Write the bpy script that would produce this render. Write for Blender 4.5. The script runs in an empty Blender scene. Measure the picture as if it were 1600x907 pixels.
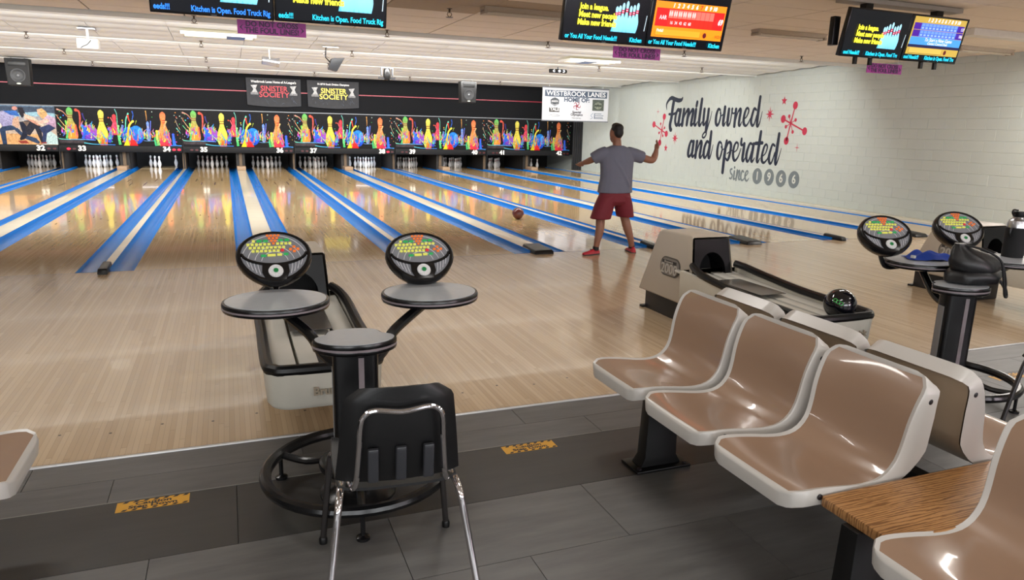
import bpy, bmesh, math, random
from mathutils import Vector, Matrix
COL = bpy.context.scene.collection
SC = bpy.context.scene
PI = math.pi
rnd = random.Random(7)

# ---------------------------------------------------------------- camera
cam_d = bpy.data.cameras.new('camera'); cam = bpy.data.objects.new('camera', cam_d); COL.objects.link(cam)
cam_d.sensor_fit = 'HORIZONTAL'; cam_d.sensor_width = 36.0; cam_d.lens = 36.0*1121.91/1600.0
cam_d.clip_start = .05; cam_d.clip_end = 200
def cam_axes(yaw, pitch, roll):
    f = Vector((math.sin(yaw)*math.cos(pitch), math.cos(yaw)*math.cos(pitch), -math.sin(pitch)))
    r = Vector((math.cos(yaw), -math.sin(yaw), 0)); u = r.cross(f)
    return f, r*math.cos(roll)+u*math.sin(roll), u*math.cos(roll)-r*math.sin(roll)
cf, cr, cu = cam_axes(.376368, .225037, .02455)
cam.matrix_world = Matrix(((cr.x, cu.x, -cf.x, 1.0305), (cr.y, cu.y, -cf.y, -8.7029), (cr.z, cu.z, -cf.z, 1.65256), (0, 0, 0, 1)))
SC.camera = cam

# ---------------------------------------------------------------- world, exposure, big lights
wd = bpy.data.worlds.new('world'); SC.world = wd; wd.use_nodes = True
wd.node_tree.nodes['Background'].inputs[0].default_value = (.6, .58, .55, 1)
wd.node_tree.nodes['Background'].inputs[1].default_value = .3
vs = SC.view_settings; vs.view_transform = 'Standard'; vs.look = 'None'; vs.gamma = 1.0; vs.exposure = 0.0; vs.use_curve_mapping = False

def area_light(name, loc, rot, sx, sy, power, color=(1, .95, .88), spread=180):
    l = bpy.data.lights.new(name, 'AREA'); l.shape = 'RECTANGLE'; l.size = sx; l.size_y = sy
    l.energy = power; l.color = color; l.spread = math.radians(spread)
    o = bpy.data.objects.new(name, l); COL.objects.link(o); o.location = loc; o.rotation_euler = rot
    return o
CEIL = 3.10
# strip lamps tucked behind the ceiling baffles, shining down the lanes
for k in range(4):
    area_light('baffle_lamp_light', (2.2, 3.62+3.5*k, 3.09), (math.radians(50), 0, 0), 20.5, .10, (680, 540, 480, 410)[k], (1, .98, .94))
# troffers over the seats (behind and beside the camera) and the concourse
for x in (-5.5, -1.2, 3.1, 7.4, 11.7):
    area_light('concourse_troffer_light', (x, -7.2, 3.06), (0, 0, 0), 1.15, .55, 20, (1, .96, .92))
    area_light('concourse_troffer_light', (x, -10.6, 3.06), (0, 0, 0), 1.15, .55, 30, (1, .96, .92))
# fill lights added over the back of the approach, unseen above the frame
for x in (-4.0, -.2, 3.2, 6.6, 10.2, 13.0):
    area_light('approach_strip_light', (x, -3.5, 3.0), (0, 0, 0), 1.2, .14, 30, (1, .96, .91))
# lit strips at the right-hand end, just outside the frame
for x, y in ((11.2, -1.3), (13.0, -1.3)):
    area_light('end_strip_light', (x, y, 3.0), (0, 0, 0), 1.2, .14, 55, (1, .94, .88))
# fill lights added behind the camera to lift the ceiling, set as windows
for x in (-6.0, -1.0, 4.0, 9.0):
    area_light('window_daylight', (x, -13.85, 1.55), (math.radians(97), 0, 0), 4.0, 1.9, 140, (.96, .98, 1))
# pink neon on the wall behind the seats
area_light('neon_light', (10.0, -13.2, 2.2), (math.radians(-90), 0, 0), 4.0, .25, 110, (1, .35, .55))

# ---------------------------------------------------------------- materials
def lin(c):
    return tuple((v/255/12.92 if v/255 <= .04045 else ((v/255+.055)/1.055)**2.4) for v in c[:3])+(1.0,)
MATS = {}
def mat(name, col, rough=.5, metal=0.0, coat=0.0, var=.08, scale=20.0, emit=0.0, bump=0.0, spec=.5, ecol=None):
    if name in MATS: return MATS[name]
    m = bpy.data.materials.new(name); m.use_nodes = True; nt = m.node_tree; b = nt.nodes['Principled BSDF']
    c = lin(col); b.inputs['Roughness'].default_value = rough; b.inputs['Metallic'].default_value = metal
    b.inputs['Coat Weight'].default_value = coat; b.inputs['Coat Roughness'].default_value = .05
    b.inputs['Specular IOR Level'].default_value = spec
    tc = nt.nodes.new('ShaderNodeTexCoord'); nz = nt.nodes.new('ShaderNodeTexNoise')
    nz.inputs['Scale'].default_value = scale; nz.inputs['Detail'].default_value = 4
    nt.links.new(tc.outputs['Object'], nz.inputs['Vector'])
    mx = nt.nodes.new('ShaderNodeMix'); mx.data_type = 'RGBA'
    mx.inputs[6].default_value = tuple(v*(1-var) for v in c[:3])+(1,)
    mx.inputs[7].default_value = tuple(min(1, v*(1+var)) for v in c[:3])+(1,)
    nt.links.new(nz.outputs['Fac'], mx.inputs[0]); nt.links.new(mx.outputs[2], b.inputs['Base Color'])
    if emit:
        b.inputs['Emission Color'].default_value = lin(ecol or col); b.inputs['Emission Strength'].default_value = emit
    if bump:
        bp = nt.nodes.new('ShaderNodeBump'); bp.inputs['Strength'].default_value = bump; bp.inputs['Distance'].default_value = .004
        nt.links.new(nz.outputs['Fac'], bp.inputs['Height']); nt.links.new(bp.outputs[0], b.inputs['Normal'])
    MATS[name] = m
    return m
def board_mat(name, c1, c2, bw, length, rough, seam=.55, axis='x', coat=0.0, streak=.12):
    """long boards running along Y: each its own tone, thin dark seams, staggered ends"""
    m = bpy.data.materials.new(name); m.use_nodes = True; nt = m.node_tree; b = nt.nodes['Principled BSDF']
    N = nt.nodes.new; L = nt.links.new
    tc = N('ShaderNodeTexCoord'); sp = N('ShaderNodeSeparateXYZ'); L(tc.outputs['Object'], sp.inputs[0])
    def math_(op, a, bb=None):
        n = N('ShaderNodeMath'); n.operation = op
        for i, v in enumerate((a, bb)):
            if v is None: continue
            if isinstance(v, (int, float)): n.inputs[i].default_value = v
            else: L(v, n.inputs[i])
        return n.outputs[0]
    u, v = (sp.outputs[0], sp.outputs[1]) if axis == 'x' else (sp.outputs[1], sp.outputs[0])
    ux = math_('DIVIDE', u, bw); iu = math_('FLOOR', ux); fu = math_('FRACT', ux)
    wn = N('ShaderNodeTexWhiteNoise'); wn.noise_dimensions = '1D'; L(iu, wn.inputs['W'])
    off = math_('MULTIPLY', wn.outputs['Value'], 7.0)
    vy = math_('ADD', math_('DIVIDE', v, length), off); iv = math_('FLOOR', vy); fv = math_('FRACT', vy)
    w2 = N('ShaderNodeTexWhiteNoise'); w2.noise_dimensions = '2D'; cb = N('ShaderNodeCombineXYZ'); L(iu, cb.inputs[0]); L(iv, cb.inputs[1]); L(cb.outputs[0], w2.inputs['Vector'])
    mp = N('ShaderNodeMapping'); L(tc.outputs['Object'], mp.inputs[0]); mp.inputs['Scale'].default_value = (60, 2.2, 1) if axis == 'x' else (2.2, 60, 1)
    nz = N('ShaderNodeTexNoise'); nz.inputs['Scale'].default_value = 1.0; nz.inputs['Detail'].default_value = 3; L(mp.outputs[0], nz.inputs['Vector'])
    fac = math_('ADD', math_('MULTIPLY', w2.outputs['Value'], 1-streak), math_('MULTIPLY', nz.outputs['Fac'], streak))
    mx = N('ShaderNodeMix'); mx.data_type = 'RGBA'; mx.inputs[6].default_value = lin(c1); mx.inputs[7].default_value = lin(c2); L(fac, mx.inputs[0])
    s1 = math_('LESS_THAN', fu, .055); s2 = math_('LESS_THAN', fv, .0025)
    sm = math_('MULTIPLY', math_('MAXIMUM', s1, s2), seam)
    dk = N('ShaderNodeMix'); dk.data_type = 'RGBA'; L(sm, dk.inputs[0]); L(mx.outputs[2], dk.inputs[6]); dk.inputs[7].default_value = lin(tuple(k*.45 for k in c1))
    L(dk.outputs[2], b.inputs['Base Color']); b.inputs['Roughness'].default_value = rough
    b.inputs['Coat Weight'].default_value = coat; b.inputs['Coat Roughness'].default_value = .04
    return m
def col_mat(name, rough=.4, emit=0.0, spec=.5):
    m = bpy.data.materials.new(name); m.use_nodes = True; nt = m.node_tree; b = nt.nodes['Principled BSDF']
    b.inputs['Specular IOR Level'].default_value = spec
    a = nt.nodes.new('ShaderNodeVertexColor'); a.layer_name = 'Col'
    tc = nt.nodes.new('ShaderNodeTexCoord'); nz = nt.nodes.new('ShaderNodeTexNoise'); nz.inputs['Scale'].default_value = 14; nz.inputs['Detail'].default_value = 5; nz.inputs['Distortion'].default_value = 1.5
    nt.links.new(tc.outputs['Object'], nz.inputs['Vector'])
    rp = nt.nodes.new('ShaderNodeMapRange'); rp.inputs[1].default_value = .3; rp.inputs[2].default_value = .7; rp.inputs[3].default_value = .4; rp.inputs[4].default_value = .92
    nt.links.new(nz.outputs['Fac'], rp.inputs[0])
    mu = nt.nodes.new('ShaderNodeVectorMath'); mu.operation = 'SCALE'; nt.links.new(a.outputs[0], mu.inputs[0]); nt.links.new(rp.outputs[0], mu.inputs['Scale'])
    nt.links.new((a.outputs[0] if emit else mu.outputs[0]), b.inputs['Base Color']); b.inputs['Roughness'].default_value = rough
    if emit:
        nt.links.new(a.outputs[0], b.inputs['Emission Color']); b.inputs['Emission Strength'].default_value = emit
    return m
def oak_mat():
    m = bpy.data.materials.new('oak'); m.use_nodes = True; nt = m.node_tree; b = nt.nodes['Principled BSDF']
    N = nt.nodes.new; L = nt.links.new
    tc = N('ShaderNodeTexCoord'); mp = N('ShaderNodeMapping'); mp.inputs['Scale'].default_value = (1.1, 11, 3); L(tc.outputs['Object'], mp.inputs[0])
    wv = N('ShaderNodeTexWave'); wv.inputs['Scale'].default_value = 2.4; wv.inputs['Distortion'].default_value = 16; wv.inputs['Detail'].default_value = 5; wv.inputs['Detail Scale'].default_value = .8; wv.inputs['Detail Roughness'].default_value = .6
    wv.bands_direction = 'Y'; L(mp.outputs[0], wv.inputs['Vector'])
    cr_ = N('ShaderNodeValToRGB'); cr_.color_ramp.elements[0].color = lin((126, 86, 50)); cr_.color_ramp.elements[1].color = lin((172, 126, 78)); cr_.color_ramp.elements[0].position = .12; cr_.color_ramp.elements[1].position = .62
    L(wv.outputs['Fac'], cr_.inputs[0]); L(cr_.outputs[0], b.inputs['Base Color']); b.inputs['Roughness'].default_value = .32
    return m

# ---------------------------------------------------------------- mesh helpers
def cat_rom(pts, n=6):
    pts = [Vector(p) for p in pts]
    if len(pts) < 3: return pts
    out = []
    for i in range(len(pts)-1):
        p0 = pts[max(i-1, 0)]; p1 = pts[i]; p2 = pts[i+1]; p3 = pts[min(i+2, len(pts)-1)]
        for k in range(n):
            t = k/n; t2 = t*t; t3 = t2*t
            out.append(.5*((2*p1)+(p2-p0)*t+(2*p0-5*p1+4*p2-p3)*t2+(3*p1-p0-3*p2+p3)*t3))
    out.append(pts[-1]); return out
def lerp_list(vals, n):
    m = len(vals)-1; out = []
    for i in range(n):
        t = i/(n-1)*m; k = min(int(t), m-1); out.append(vals[k]+(vals[k+1]-vals[k])*(t-k))
    return out
class MB:
    def __init__(s): s.v = []; s.f = []; s.m = []; s.mi = 0
    def add(s, vs_, fs):
        o = len(s.v); s.v += [tuple(p) for p in vs_]
        for f in fs: s.f.append(tuple(i+o for i in f)); s.m.append(s.mi)
        return s
    def box(s, x0, x1, y0, y1, z0, z1):
        return s.add([(x0,y0,z0),(x1,y0,z0),(x1,y1,z0),(x0,y1,z0),(x0,y0,z1),(x1,y0,z1),(x1,y1,z1),(x0,y1,z1)],
                     [(0,3,2,1),(4,5,6,7),(0,1,5,4),(1,2,6,5),(2,3,7,6),(3,0,4,7)])
    def hexa(s, b, t):
        return s.add(list(b)+list(t), [(0,3,2,1),(4,5,6,7),(0,1,5,4),(1,2,6,5),(2,3,7,6),(3,0,4,7)])
    def loft(s, rings, cap=True, closed=False):
        n = len(rings[0]); vs_ = [p for r in rings for p in r]; fs = []
        R = len(rings)
        for i in range(R if closed else R-1):
            a = i*n; b = ((i+1) % R)*n
            for j in range(n): fs.append((a+j, a+(j+1) % n, b+(j+1) % n, b+j))
        if cap and not closed: fs.append(tuple(range(n-1, -1, -1))); fs.append(tuple((R-1)*n+j for j in range(n)))
        return s.add(vs_, fs)
    def tube(s, pts, r, n=8, closed=False, flat=None):
        pts = [Vector(p) for p in pts]; K = len(pts)
        rs = r if isinstance(r, (list, tuple)) else [r]*K
        if len(rs) != K: rs = lerp_list(list(rs), K)
        rings = []; prev = None
        for i, p in enumerate(pts):
            if closed: d = pts[(i+1) % K]-pts[i-1]
            else: d = pts[min(i+1, K-1)]-pts[max(i-1, 0)]
            d.normalize()
            if prev is None:
                a = Vector((0, 0, 1)) if abs(d.z) < .9 else Vector((1, 0, 0)); u = d.cross(a).normalized()
            else:
                u = (prev-d*prev.dot(d)).normalized()
            prev = u; w = d.cross(u)
            rings.append([p+(u*math.cos(2*PI*j/n)+w*math.sin(2*PI*j/n)*(flat or 1))*rs[i] for j in range(n)])
        return s.loft(rings, closed=closed)
    def lathe(s, prof, n=16, c=(0, 0, 0)):
        rings = [[(c[0]+r*math.cos(2*PI*j/n), c[1]+r*math.sin(2*PI*j/n), c[2]+z) for j in range(n)] for r, z in prof]
        return s.loft(rings)
    def prism(s, poly, t0, t1, plane='xy'):
        def P(p, t): return (p[0], p[1], t) if plane == 'xy' else ((p[0], t, p[1]) if plane == 'xz' else (t, p[0], p[1]))
        n = len(poly); vs_ = [P(p, t0) for p in poly]+[P(p, t1) for p in poly]
        return s.add(vs_, [tuple(range(n-1, -1, -1)), tuple(range(n, 2*n))]+[(i, (i+1) % n, n+(i+1) % n, n+i) for i in range(n)])
    def ellipsoid(s, c, rx, ry, rz, n=14, m=9):
        rings = []
        for i in range(m+1):
            a = -PI/2+PI*i/m; k = max(math.cos(a), .02)
            rings.append([(c[0]+rx*k*math.cos(2*PI*j/n), c[1]+ry*k*math.sin(2*PI*j/n), c[2]+rz*math.sin(a)) for j in range(n)])
        return s.loft(rings)
    def mesh(s, name, mats, smooth=35, bevel=0, seg=2, recalc=True):
        me = bpy.data.meshes.new(name); me.from_pydata(s.v, [], s.f)
        ms = mats if isinstance(mats, (list, tuple)) else [mats]
        for m in ms: me.materials.append(m)
        if len(ms) > 1: me.polygons.foreach_set('material_index', s.m)
        if recalc or bevel:
            bm = bmesh.new(); bm.from_mesh(me)
            if recalc: bmesh.ops.recalc_face_normals(bm, faces=bm.faces)
            if bevel:
                es = [e for e in bm.edges if len(e.link_faces) == 2 and e.calc_face_angle(0) > math.radians(30)]
                bmesh.ops.bevel(bm, geom=es, offset=bevel, segments=seg, affect='EDGES', profile=.5)
            bm.to_mesh(me); bm.free()
        if smooth:
            for p in me.polygons: p.use_smooth = True
            me.set_sharp_from_angle(angle=math.radians(smooth))
        me.update(); return me
    def build(s, name, mats, parent=None, loc=None, rot=None, **kw):
        return ob(name, s.mesh(name, mats, **kw), parent, loc, rot)
def ob(name, me, parent=None, loc=None, rot=None):
    o = bpy.data.objects.new(name, me); COL.objects.link(o)
    if parent is not None: o.parent = parent
    if loc is not None: o.location = loc
    if rot is not None: o.rotation_euler = rot
    return o
def tag(o, label=None, cat=None, group=None, kind=None):
    if label: o['label'] = label
    if cat: o['category'] = cat
    if group: o['group'] = group
    if kind: o['kind'] = kind
    return o
def thing(name, label, cat, loc=(0, 0, 0), rz=0, group=None):
    o = ob(name, None, None, loc, (0, 0, rz)); o.empty_display_size = .1
    return tag(o, label, cat, group)
def copy_tree(o, parent=None):
    c = o.copy(); COL.objects.link(c); c.parent = parent
    for ch in list(o.children): copy_tree(ch, c)
    return c
def ell(cx, cy, rx, ry, n=24, a0=0):
    return [(cx+rx*math.cos(a0+2*PI*i/n), cy+ry*math.sin(a0+2*PI*i/n)) for i in range(n)]
def rrect(x0, x1, y0, y1, r, n=5):
    out = []
    for cx, cy, a in ((x1-r, y1-r, 0), (x0+r, y1-r, PI/2), (x0+r, y0+r, PI), (x1-r, y0+r, 1.5*PI)):
        out += [(cx+r*math.cos(a+PI/2*i/n), cy+r*math.sin(a+PI/2*i/n)) for i in range(n+1)]
    return out
def text_mesh(name, body, size, m, extrude=.001, align='CENTER', bold=0.0, sx=1.0, shear=0.0, spacing=1.0, line=1.0):
    cu_ = bpy.data.curves.new(name, 'FONT'); cu_.body = body; cu_.size = size; cu_.extrude = extrude
    cu_.align_x = align; cu_.align_y = 'CENTER'; cu_.offset = bold; cu_.shear = shear; cu_.space_character = spacing; cu_.space_line = line; cu_.resolution_u = 3
    t = bpy.data.objects.new(name, cu_); COL.objects.link(t)
    me = bpy.data.meshes.new_from_object(t)
    bpy.data.objects.remove(t); bpy.data.curves.remove(cu_)
    me.materials.clear(); me.materials.append(m); me.name = name
    if sx != 1.0: me.transform(Matrix.Diagonal((sx, 1, 1, 1)))
    return me
RX = math.radians(90)
def text(name, body, size, m, parent, loc, rot=(RX, 0, 0), **kw):
    return ob(name, text_mesh(name, body, size, m, **kw), parent, loc, rot)
class Print:
    """flat print on a panel: coloured shapes in the panel's own x-z plane, facing -Y"""
    def __init__(s): s.v = []; s.f = []; s.c = []; s.k = 0
    def poly(s, pts, col, col2=None):
        o = len(s.v); y = -.0006*s.k*.25-.0004; s.k += 1
        s.v += [(p[0], y, p[1]) for p in pts]; s.f.append(tuple(range(o, o+len(pts))))
        if col2 is None: s.c.append([lin(col)]*len(pts))
        else:
            zs = [p[1] for p in pts]; a, b = min(zs), max(zs); c1, c2 = lin(col), lin(col2)
            s.c.append([tuple(c1[i]+(c2[i]-c1[i])*((z-a)/(b-a+1e-9)) for i in range(4)) for z in zs])
    def strip(s, pts, wd, col, col2=None):
        P = [Vector((p[0], p[1])) for p in cat_rom([(p[0], p[1], 0) for p in pts], 5)]; n = len(P)
        ws = lerp_list(list(wd) if isinstance(wd, (list, tuple)) else [wd, wd], n)
        l, r = [], []
        for i, p in enumerate(P):
            d = P[min(i+1, n-1)]-P[max(i-1, 0)]; d.normalize(); q = Vector((-d.y, d.x))*ws[i]*.5
            l.append(p+q); r.append(p-q)
        y = -.0006*s.k*.25-.0004; s.k += 1
        o = len(s.v); s.v += [(p.x, y, p.y) for p in l]+[(p.x, y, p.y) for p in r]
        c1, c2 = lin(col), lin(col2 or col)
        for i in range(n-1):
            s.f.append((o+i, o+i+1, o+n+i+1, o+n+i)); t = i/(n-1)
            s.c.append([tuple(c1[k]+(c2[k]-c1[k])*t for k in range(4))]*4)
        
    def mesh(s, name, m):
        me = bpy.data.meshes.new(name); me.from_pydata(s.v, [], s.f); me.materials.append(m)
        ca = me.color_attributes.new('Col', 'FLOAT_COLOR', 'CORNER'); i = 0
        for p, cs in zip(me.polygons, s.c):
            for k in range(p.loop_total): ca.data[p.loop_start+k].color = cs[k]
        me.update(); return me
MURAL1= [[(11.01,2.256,0.019),(11.039,2.416,0.056),(10.93,2.541,0.078),(10.783,2.6,0.101),(10.586,2.554,0.106),(10.394,2.518,0.104),(10.248,2.536,0.081),(10.201,2.596,0.043)],[(10.643,2.555,0.114),(10.69,2.326,0.117),(10.725,2.01,0.114),(10.775,1.798,0.117),(10.739,1.671,0.117),(10.705,1.65,0.114)],[(10.867,2.117,0.062),(10.643,2.116,0.061),(10.496,2.157,0.061)],[(10.298,2.217,0.089),(10.413,2.239,0.089),(10.496,2.094,0.091),(10.509,1.905,0.091),(10.441,1.796,0.089),(10.358,1.822,0.089),(10.297,2.01,0.089)],[(10.257,2.237,0.104),(10.301,2.01,0.106),(10.316,1.843,0.096),(10.26,1.785,0.076),(10.159,1.865,0.03)],[(10.081,2.246,0.101),(10.105,2.01,0.104),(10.131,1.793,0.104)],[(10.119,1.844,0.029),(10.024,2.092,0.05),(9.889,2.238,0.086),(9.84,2.192,0.101),(9.874,1.969,0.101),(9.895,1.805,0.094)],[(9.883,1.846,0.029),(9.79,2.091,0.049),(9.661,2.235,0.084),(9.61,2.19,0.098),(9.654,1.948,0.098),(9.674,1.806,0.086),(9.61,1.807,0.056),(9.544,1.888,0.028)],[(9.477,2.239,0.098),(9.498,2.009,0.098),(9.511,1.848,0.091),(9.451,1.792,0.07),(9.37,1.889,0.027)],[(9.447,2.448,0.091),(9.468,2.349,0.091)],[(9.226,2.522,0.095),(9.255,2.247,0.102),(9.285,1.969,0.102),(9.283,1.829,0.095),(9.227,1.79,0.068),(9.145,1.89,0.027)],[(9.07,2.244,0.088),(9.081,2.008,0.088),(9.079,1.85,0.082),(9.027,1.811,0.061),(8.95,1.93,0.026)],[(8.871,2.242,0.086),(8.888,2.008,0.092),(8.921,1.773,0.092),(8.939,1.615,0.073)],[(8.942,1.634,0.046),(9.055,1.533,0.046),(9.063,1.463,0.048),(8.977,1.455,0.046),(8.905,1.536,0.046),(8.898,1.605,0.046)],[(8.899,1.615,0.046),(8.828,1.813,0.04),(8.767,1.969,0.029),(8.716,2.182,0.019)],[(8.344,2.217,0.05),(8.432,2.237,0.07),(8.499,2.085,0.083),(8.501,1.892,0.09),(8.433,1.8,0.068),(8.349,1.874,0.064),(8.304,2.065,0.051),(8.341,2.198,0.037)],[(8.346,2.141,0.028),(8.281,2.061,0.028),(8.214,2.093,0.028)],[(8.144,2.29,0.087),(8.158,2.064,0.093),(8.174,1.856,0.087),(8.13,1.803,0.062),(8.063,1.894,0.025)],[(7.968,2.232,0.084),(7.978,2.026,0.093),(7.984,1.857,0.087),(7.931,1.804,0.062),(7.868,1.895,0.042),(7.837,2.119,0.042),(7.828,2.239,0.066)],[(7.833,2.193,0.036),(7.781,2.118,0.036),(7.701,2.146,0.035)],[(7.669,2.228,0.081),(7.675,2.007,0.081),(7.679,1.784,0.084)],[(7.66,1.859,0.024),(7.594,2.117,0.041),(7.503,2.23,0.07),(7.469,2.171,0.081),(7.494,1.97,0.081),(7.499,1.841,0.075),(7.454,1.795,0.052),(7.388,1.897,0.023)],[(7.327,1.97,0.029),(7.221,2.024,0.034),(7.144,2.168,0.045),(7.184,2.25,0.05),(7.256,2.223,0.062),(7.312,2.061,0.075),(7.308,1.879,0.081),(7.216,1.797,0.056),(7.127,1.862,0.039),(7.061,1.988,0.022)],[(6.853,2.201,0.049),(6.933,2.238,0.062),(6.989,2.095,0.073),(7.017,1.916,0.076),(6.951,1.805,0.062),(6.877,1.863,0.043),(6.824,2.059,0.032)],[(6.745,2.525,0.076),(6.767,2.218,0.086),(6.778,1.97,0.086),(6.771,1.828,0.076),(6.73,1.789,0.054),(6.673,1.9,0.032),(6.616,2.164,0.016)]]
MURAL2= [[(9.506,1.312,0.063),(9.604,1.33,0.077),(9.681,1.163,0.091),(9.707,0.955,0.098),(9.651,0.885,0.077),(9.554,0.962,0.056),(9.491,1.149,0.042)],[(9.473,1.323,0.098),(9.496,1.108,0.098),(9.509,0.944,0.091),(9.456,0.889,0.07),(9.372,0.97,0.028)],[(9.306,1.328,0.098),(9.319,1.095,0.095),(9.332,0.88,0.098)],[(9.307,0.953,0.028),(9.219,1.199,0.048),(9.125,1.339,0.079),(9.084,1.284,0.095),(9.108,1.062,0.095),(9.123,0.92,0.088),(9.072,0.876,0.061),(8.985,0.987,0.026)],[(8.74,1.315,0.059),(8.833,1.342,0.073),(8.922,1.19,0.086),(8.945,0.989,0.095),(8.887,0.887,0.073),(8.796,0.956,0.053),(8.727,1.177,0.038)],[(8.668,1.62,0.083),(8.684,1.336,0.099),(8.704,1.079,0.099),(8.706,0.93,0.083),(8.661,0.886,0.066),(8.598,1.004,0.038),(8.534,1.262,0.02)],[(8.17,1.322,0.045),(8.266,1.338,0.068),(8.318,1.191,0.081),(8.313,0.997,0.09),(8.25,0.887,0.07),(8.176,0.926,0.062),(8.113,1.141,0.05),(8.153,1.294,0.037)],[(8.172,1.226,0.029),(8.098,1.146,0.028),(8.024,1.173,0.028)],[(7.946,1.386,0.078),(7.976,1.165,0.09),(7.997,0.877,0.099),(8.01,0.527,0.093)],[(7.946,1.167,0.037),(7.859,1.35,0.06),(7.753,1.306,0.084),(7.75,1.117,0.084),(7.798,0.925,0.078),(7.858,0.874,0.068),(7.942,0.927,0.036)],[(7.882,1.045,0.027),(7.769,1.107,0.027),(7.64,1.15,0.027)],[(7.616,1.085,0.03),(7.479,1.166,0.035),(7.447,1.307,0.046),(7.522,1.36,0.052),(7.598,1.274,0.064),(7.631,1.084,0.078),(7.585,0.916,0.081),(7.503,0.883,0.058),(7.396,1.001,0.041),(7.316,1.209,0.023)],[(7.326,1.458,0.062),(7.329,1.338,0.075),(7.294,1.293,0.058),(7.199,1.333,0.046)],[(7.199,1.333,0.081),(7.208,1.139,0.087),(7.221,0.935,0.081),(7.176,0.881,0.058),(7.109,0.977,0.022)],[(6.882,1.325,0.049),(6.969,1.345,0.062),(7.043,1.201,0.073),(7.076,1.016,0.081),(7.018,0.875,0.062),(6.944,0.949,0.045),(6.885,1.152,0.034)],[(6.829,1.335,0.084),(6.852,1.117,0.084),(6.866,0.934,0.076),(6.822,0.882,0.054),(6.741,0.986,0.022)],[(6.591,1.654,0.076),(6.611,1.396,0.086),(6.633,1.126,0.086),(6.647,0.945,0.076),(6.607,0.879,0.054),(6.537,0.987,0.022)],[(6.755,1.356,0.078),(6.501,1.376,0.076)],[(6.438,1.045,0.027),(6.343,1.121,0.031),(6.295,1.273,0.042),(6.345,1.342,0.049),(6.414,1.278,0.057),(6.464,1.08,0.068),(6.456,0.937,0.073),(6.373,0.879,0.054),(6.267,0.965,0.036),(6.202,1.092,0.021)],[(6.03,1.317,0.047),(6.116,1.346,0.055),(6.176,1.181,0.065),(6.202,1.003,0.078),(6.149,0.877,0.062),(6.078,0.922,0.042),(6.005,1.153,0.031)],[(5.916,1.614,0.075),(5.935,1.329,0.085),(5.954,1.068,0.088),(5.955,0.911,0.07),(5.923,0.864,0.052),(5.863,0.985,0.031),(5.787,1.265,0.014)]]
MURAL3= [[(7.613,0.646,0.042),(7.678,0.617,0.042),(7.651,0.532,0.042),(7.579,0.476,0.042),(7.614,0.386,0.042),(7.682,0.392,0.042)],[(7.5,0.59,0.054),(7.509,0.447,0.054),(7.499,0.375,0.048),(7.437,0.405,0.023)],[(7.507,0.701,0.048),(7.507,0.682,0.046)],[(7.386,0.626,0.049),(7.397,0.493,0.051),(7.407,0.36,0.051)],[(7.386,0.418,0.024),(7.325,0.607,0.041),(7.281,0.591,0.05),(7.301,0.443,0.052),(7.274,0.379,0.041),(7.216,0.421,0.023)],[(7.12,0.596,0.041),(7.181,0.62,0.046),(7.22,0.487,0.052),(7.187,0.386,0.05),(7.117,0.382,0.039),(7.064,0.451,0.022)],[(7.045,0.481,0.025),(6.958,0.561,0.028),(6.952,0.622,0.034),(7.009,0.622,0.039),(7.051,0.517,0.05),(7.019,0.399,0.05),(6.95,0.376,0.039),(6.892,0.445,0.022)]]
CIRC= [(6.571, 0.524, 0.177, 0.207), (6.127, 0.529, 0.175, 0.211), (5.692, 0.526, 0.175, 0.21), (5.247, 0.534, 0.179, 0.21)]
ATOM= [[(5.557, 1.871), [(5.463, 2.293, 0.081, 0.093), (5.829, 1.974, 0.084, 0.095), (5.067, 1.69, 0.078, 0.092), (5.645, 1.451, 0.083, 0.095)], [(5.631, 2.038, 0.041, 0.045), (5.403, 1.951, 0.04, 0.045), (5.71, 1.79, 0.041, 0.046), (5.461, 1.668, 0.041, 0.045)]], [(11.208, 1.621), [(11.121, 2.043, 0.088, 0.097), (11.691, 1.802, 0.092, 0.099), (10.947, 1.522, 0.087, 0.096), (11.288, 1.237, 0.09, 0.098)], [(11.303, 1.827, 0.04, 0.043), (11.066, 1.703, 0.04, 0.043), (11.36, 1.542, 0.041, 0.044), (11.138, 1.459, 0.041, 0.044)]]]
STARS= [(8, (6.327, 2.092, 0.162, 0.199)), (5, (5.859, 2.409, 0.104, 0.114)), (4, (5.257, 1.3, 0.099, 0.116)), (8, (10.454, 1.4, 0.176, 0.2)), (5, (10.919, 1.085, 0.103, 0.126)), (4, (11.504, 2.196, 0.091, 0.109))]
# ================================================================ SETTING
def WORD(k): return ('thirty' if k < 40 else 'forty')+('-'+'zero one two three four five six seven eight nine'.split()[k % 10] if k % 10 else '')
LW, NG, WG = 1.06, .57, .748            # lane, narrow division, wide division (with gutters)
GW = .235
CX = {35: LW/2}
for k in range(36, 43): CX[k] = CX[k-1]+LW+(WG if k % 2 == 0 else NG)
for k in range(34, 29, -1): CX[k] = CX[k+1]-LW-(NG if k % 2 == 0 else WG)
XL, XR, XWALL = -8.6, 13.85, 13.85
YW = 17.10                               # far wall / masking plane
YE = -4.93                               # back edge of the approach

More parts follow.
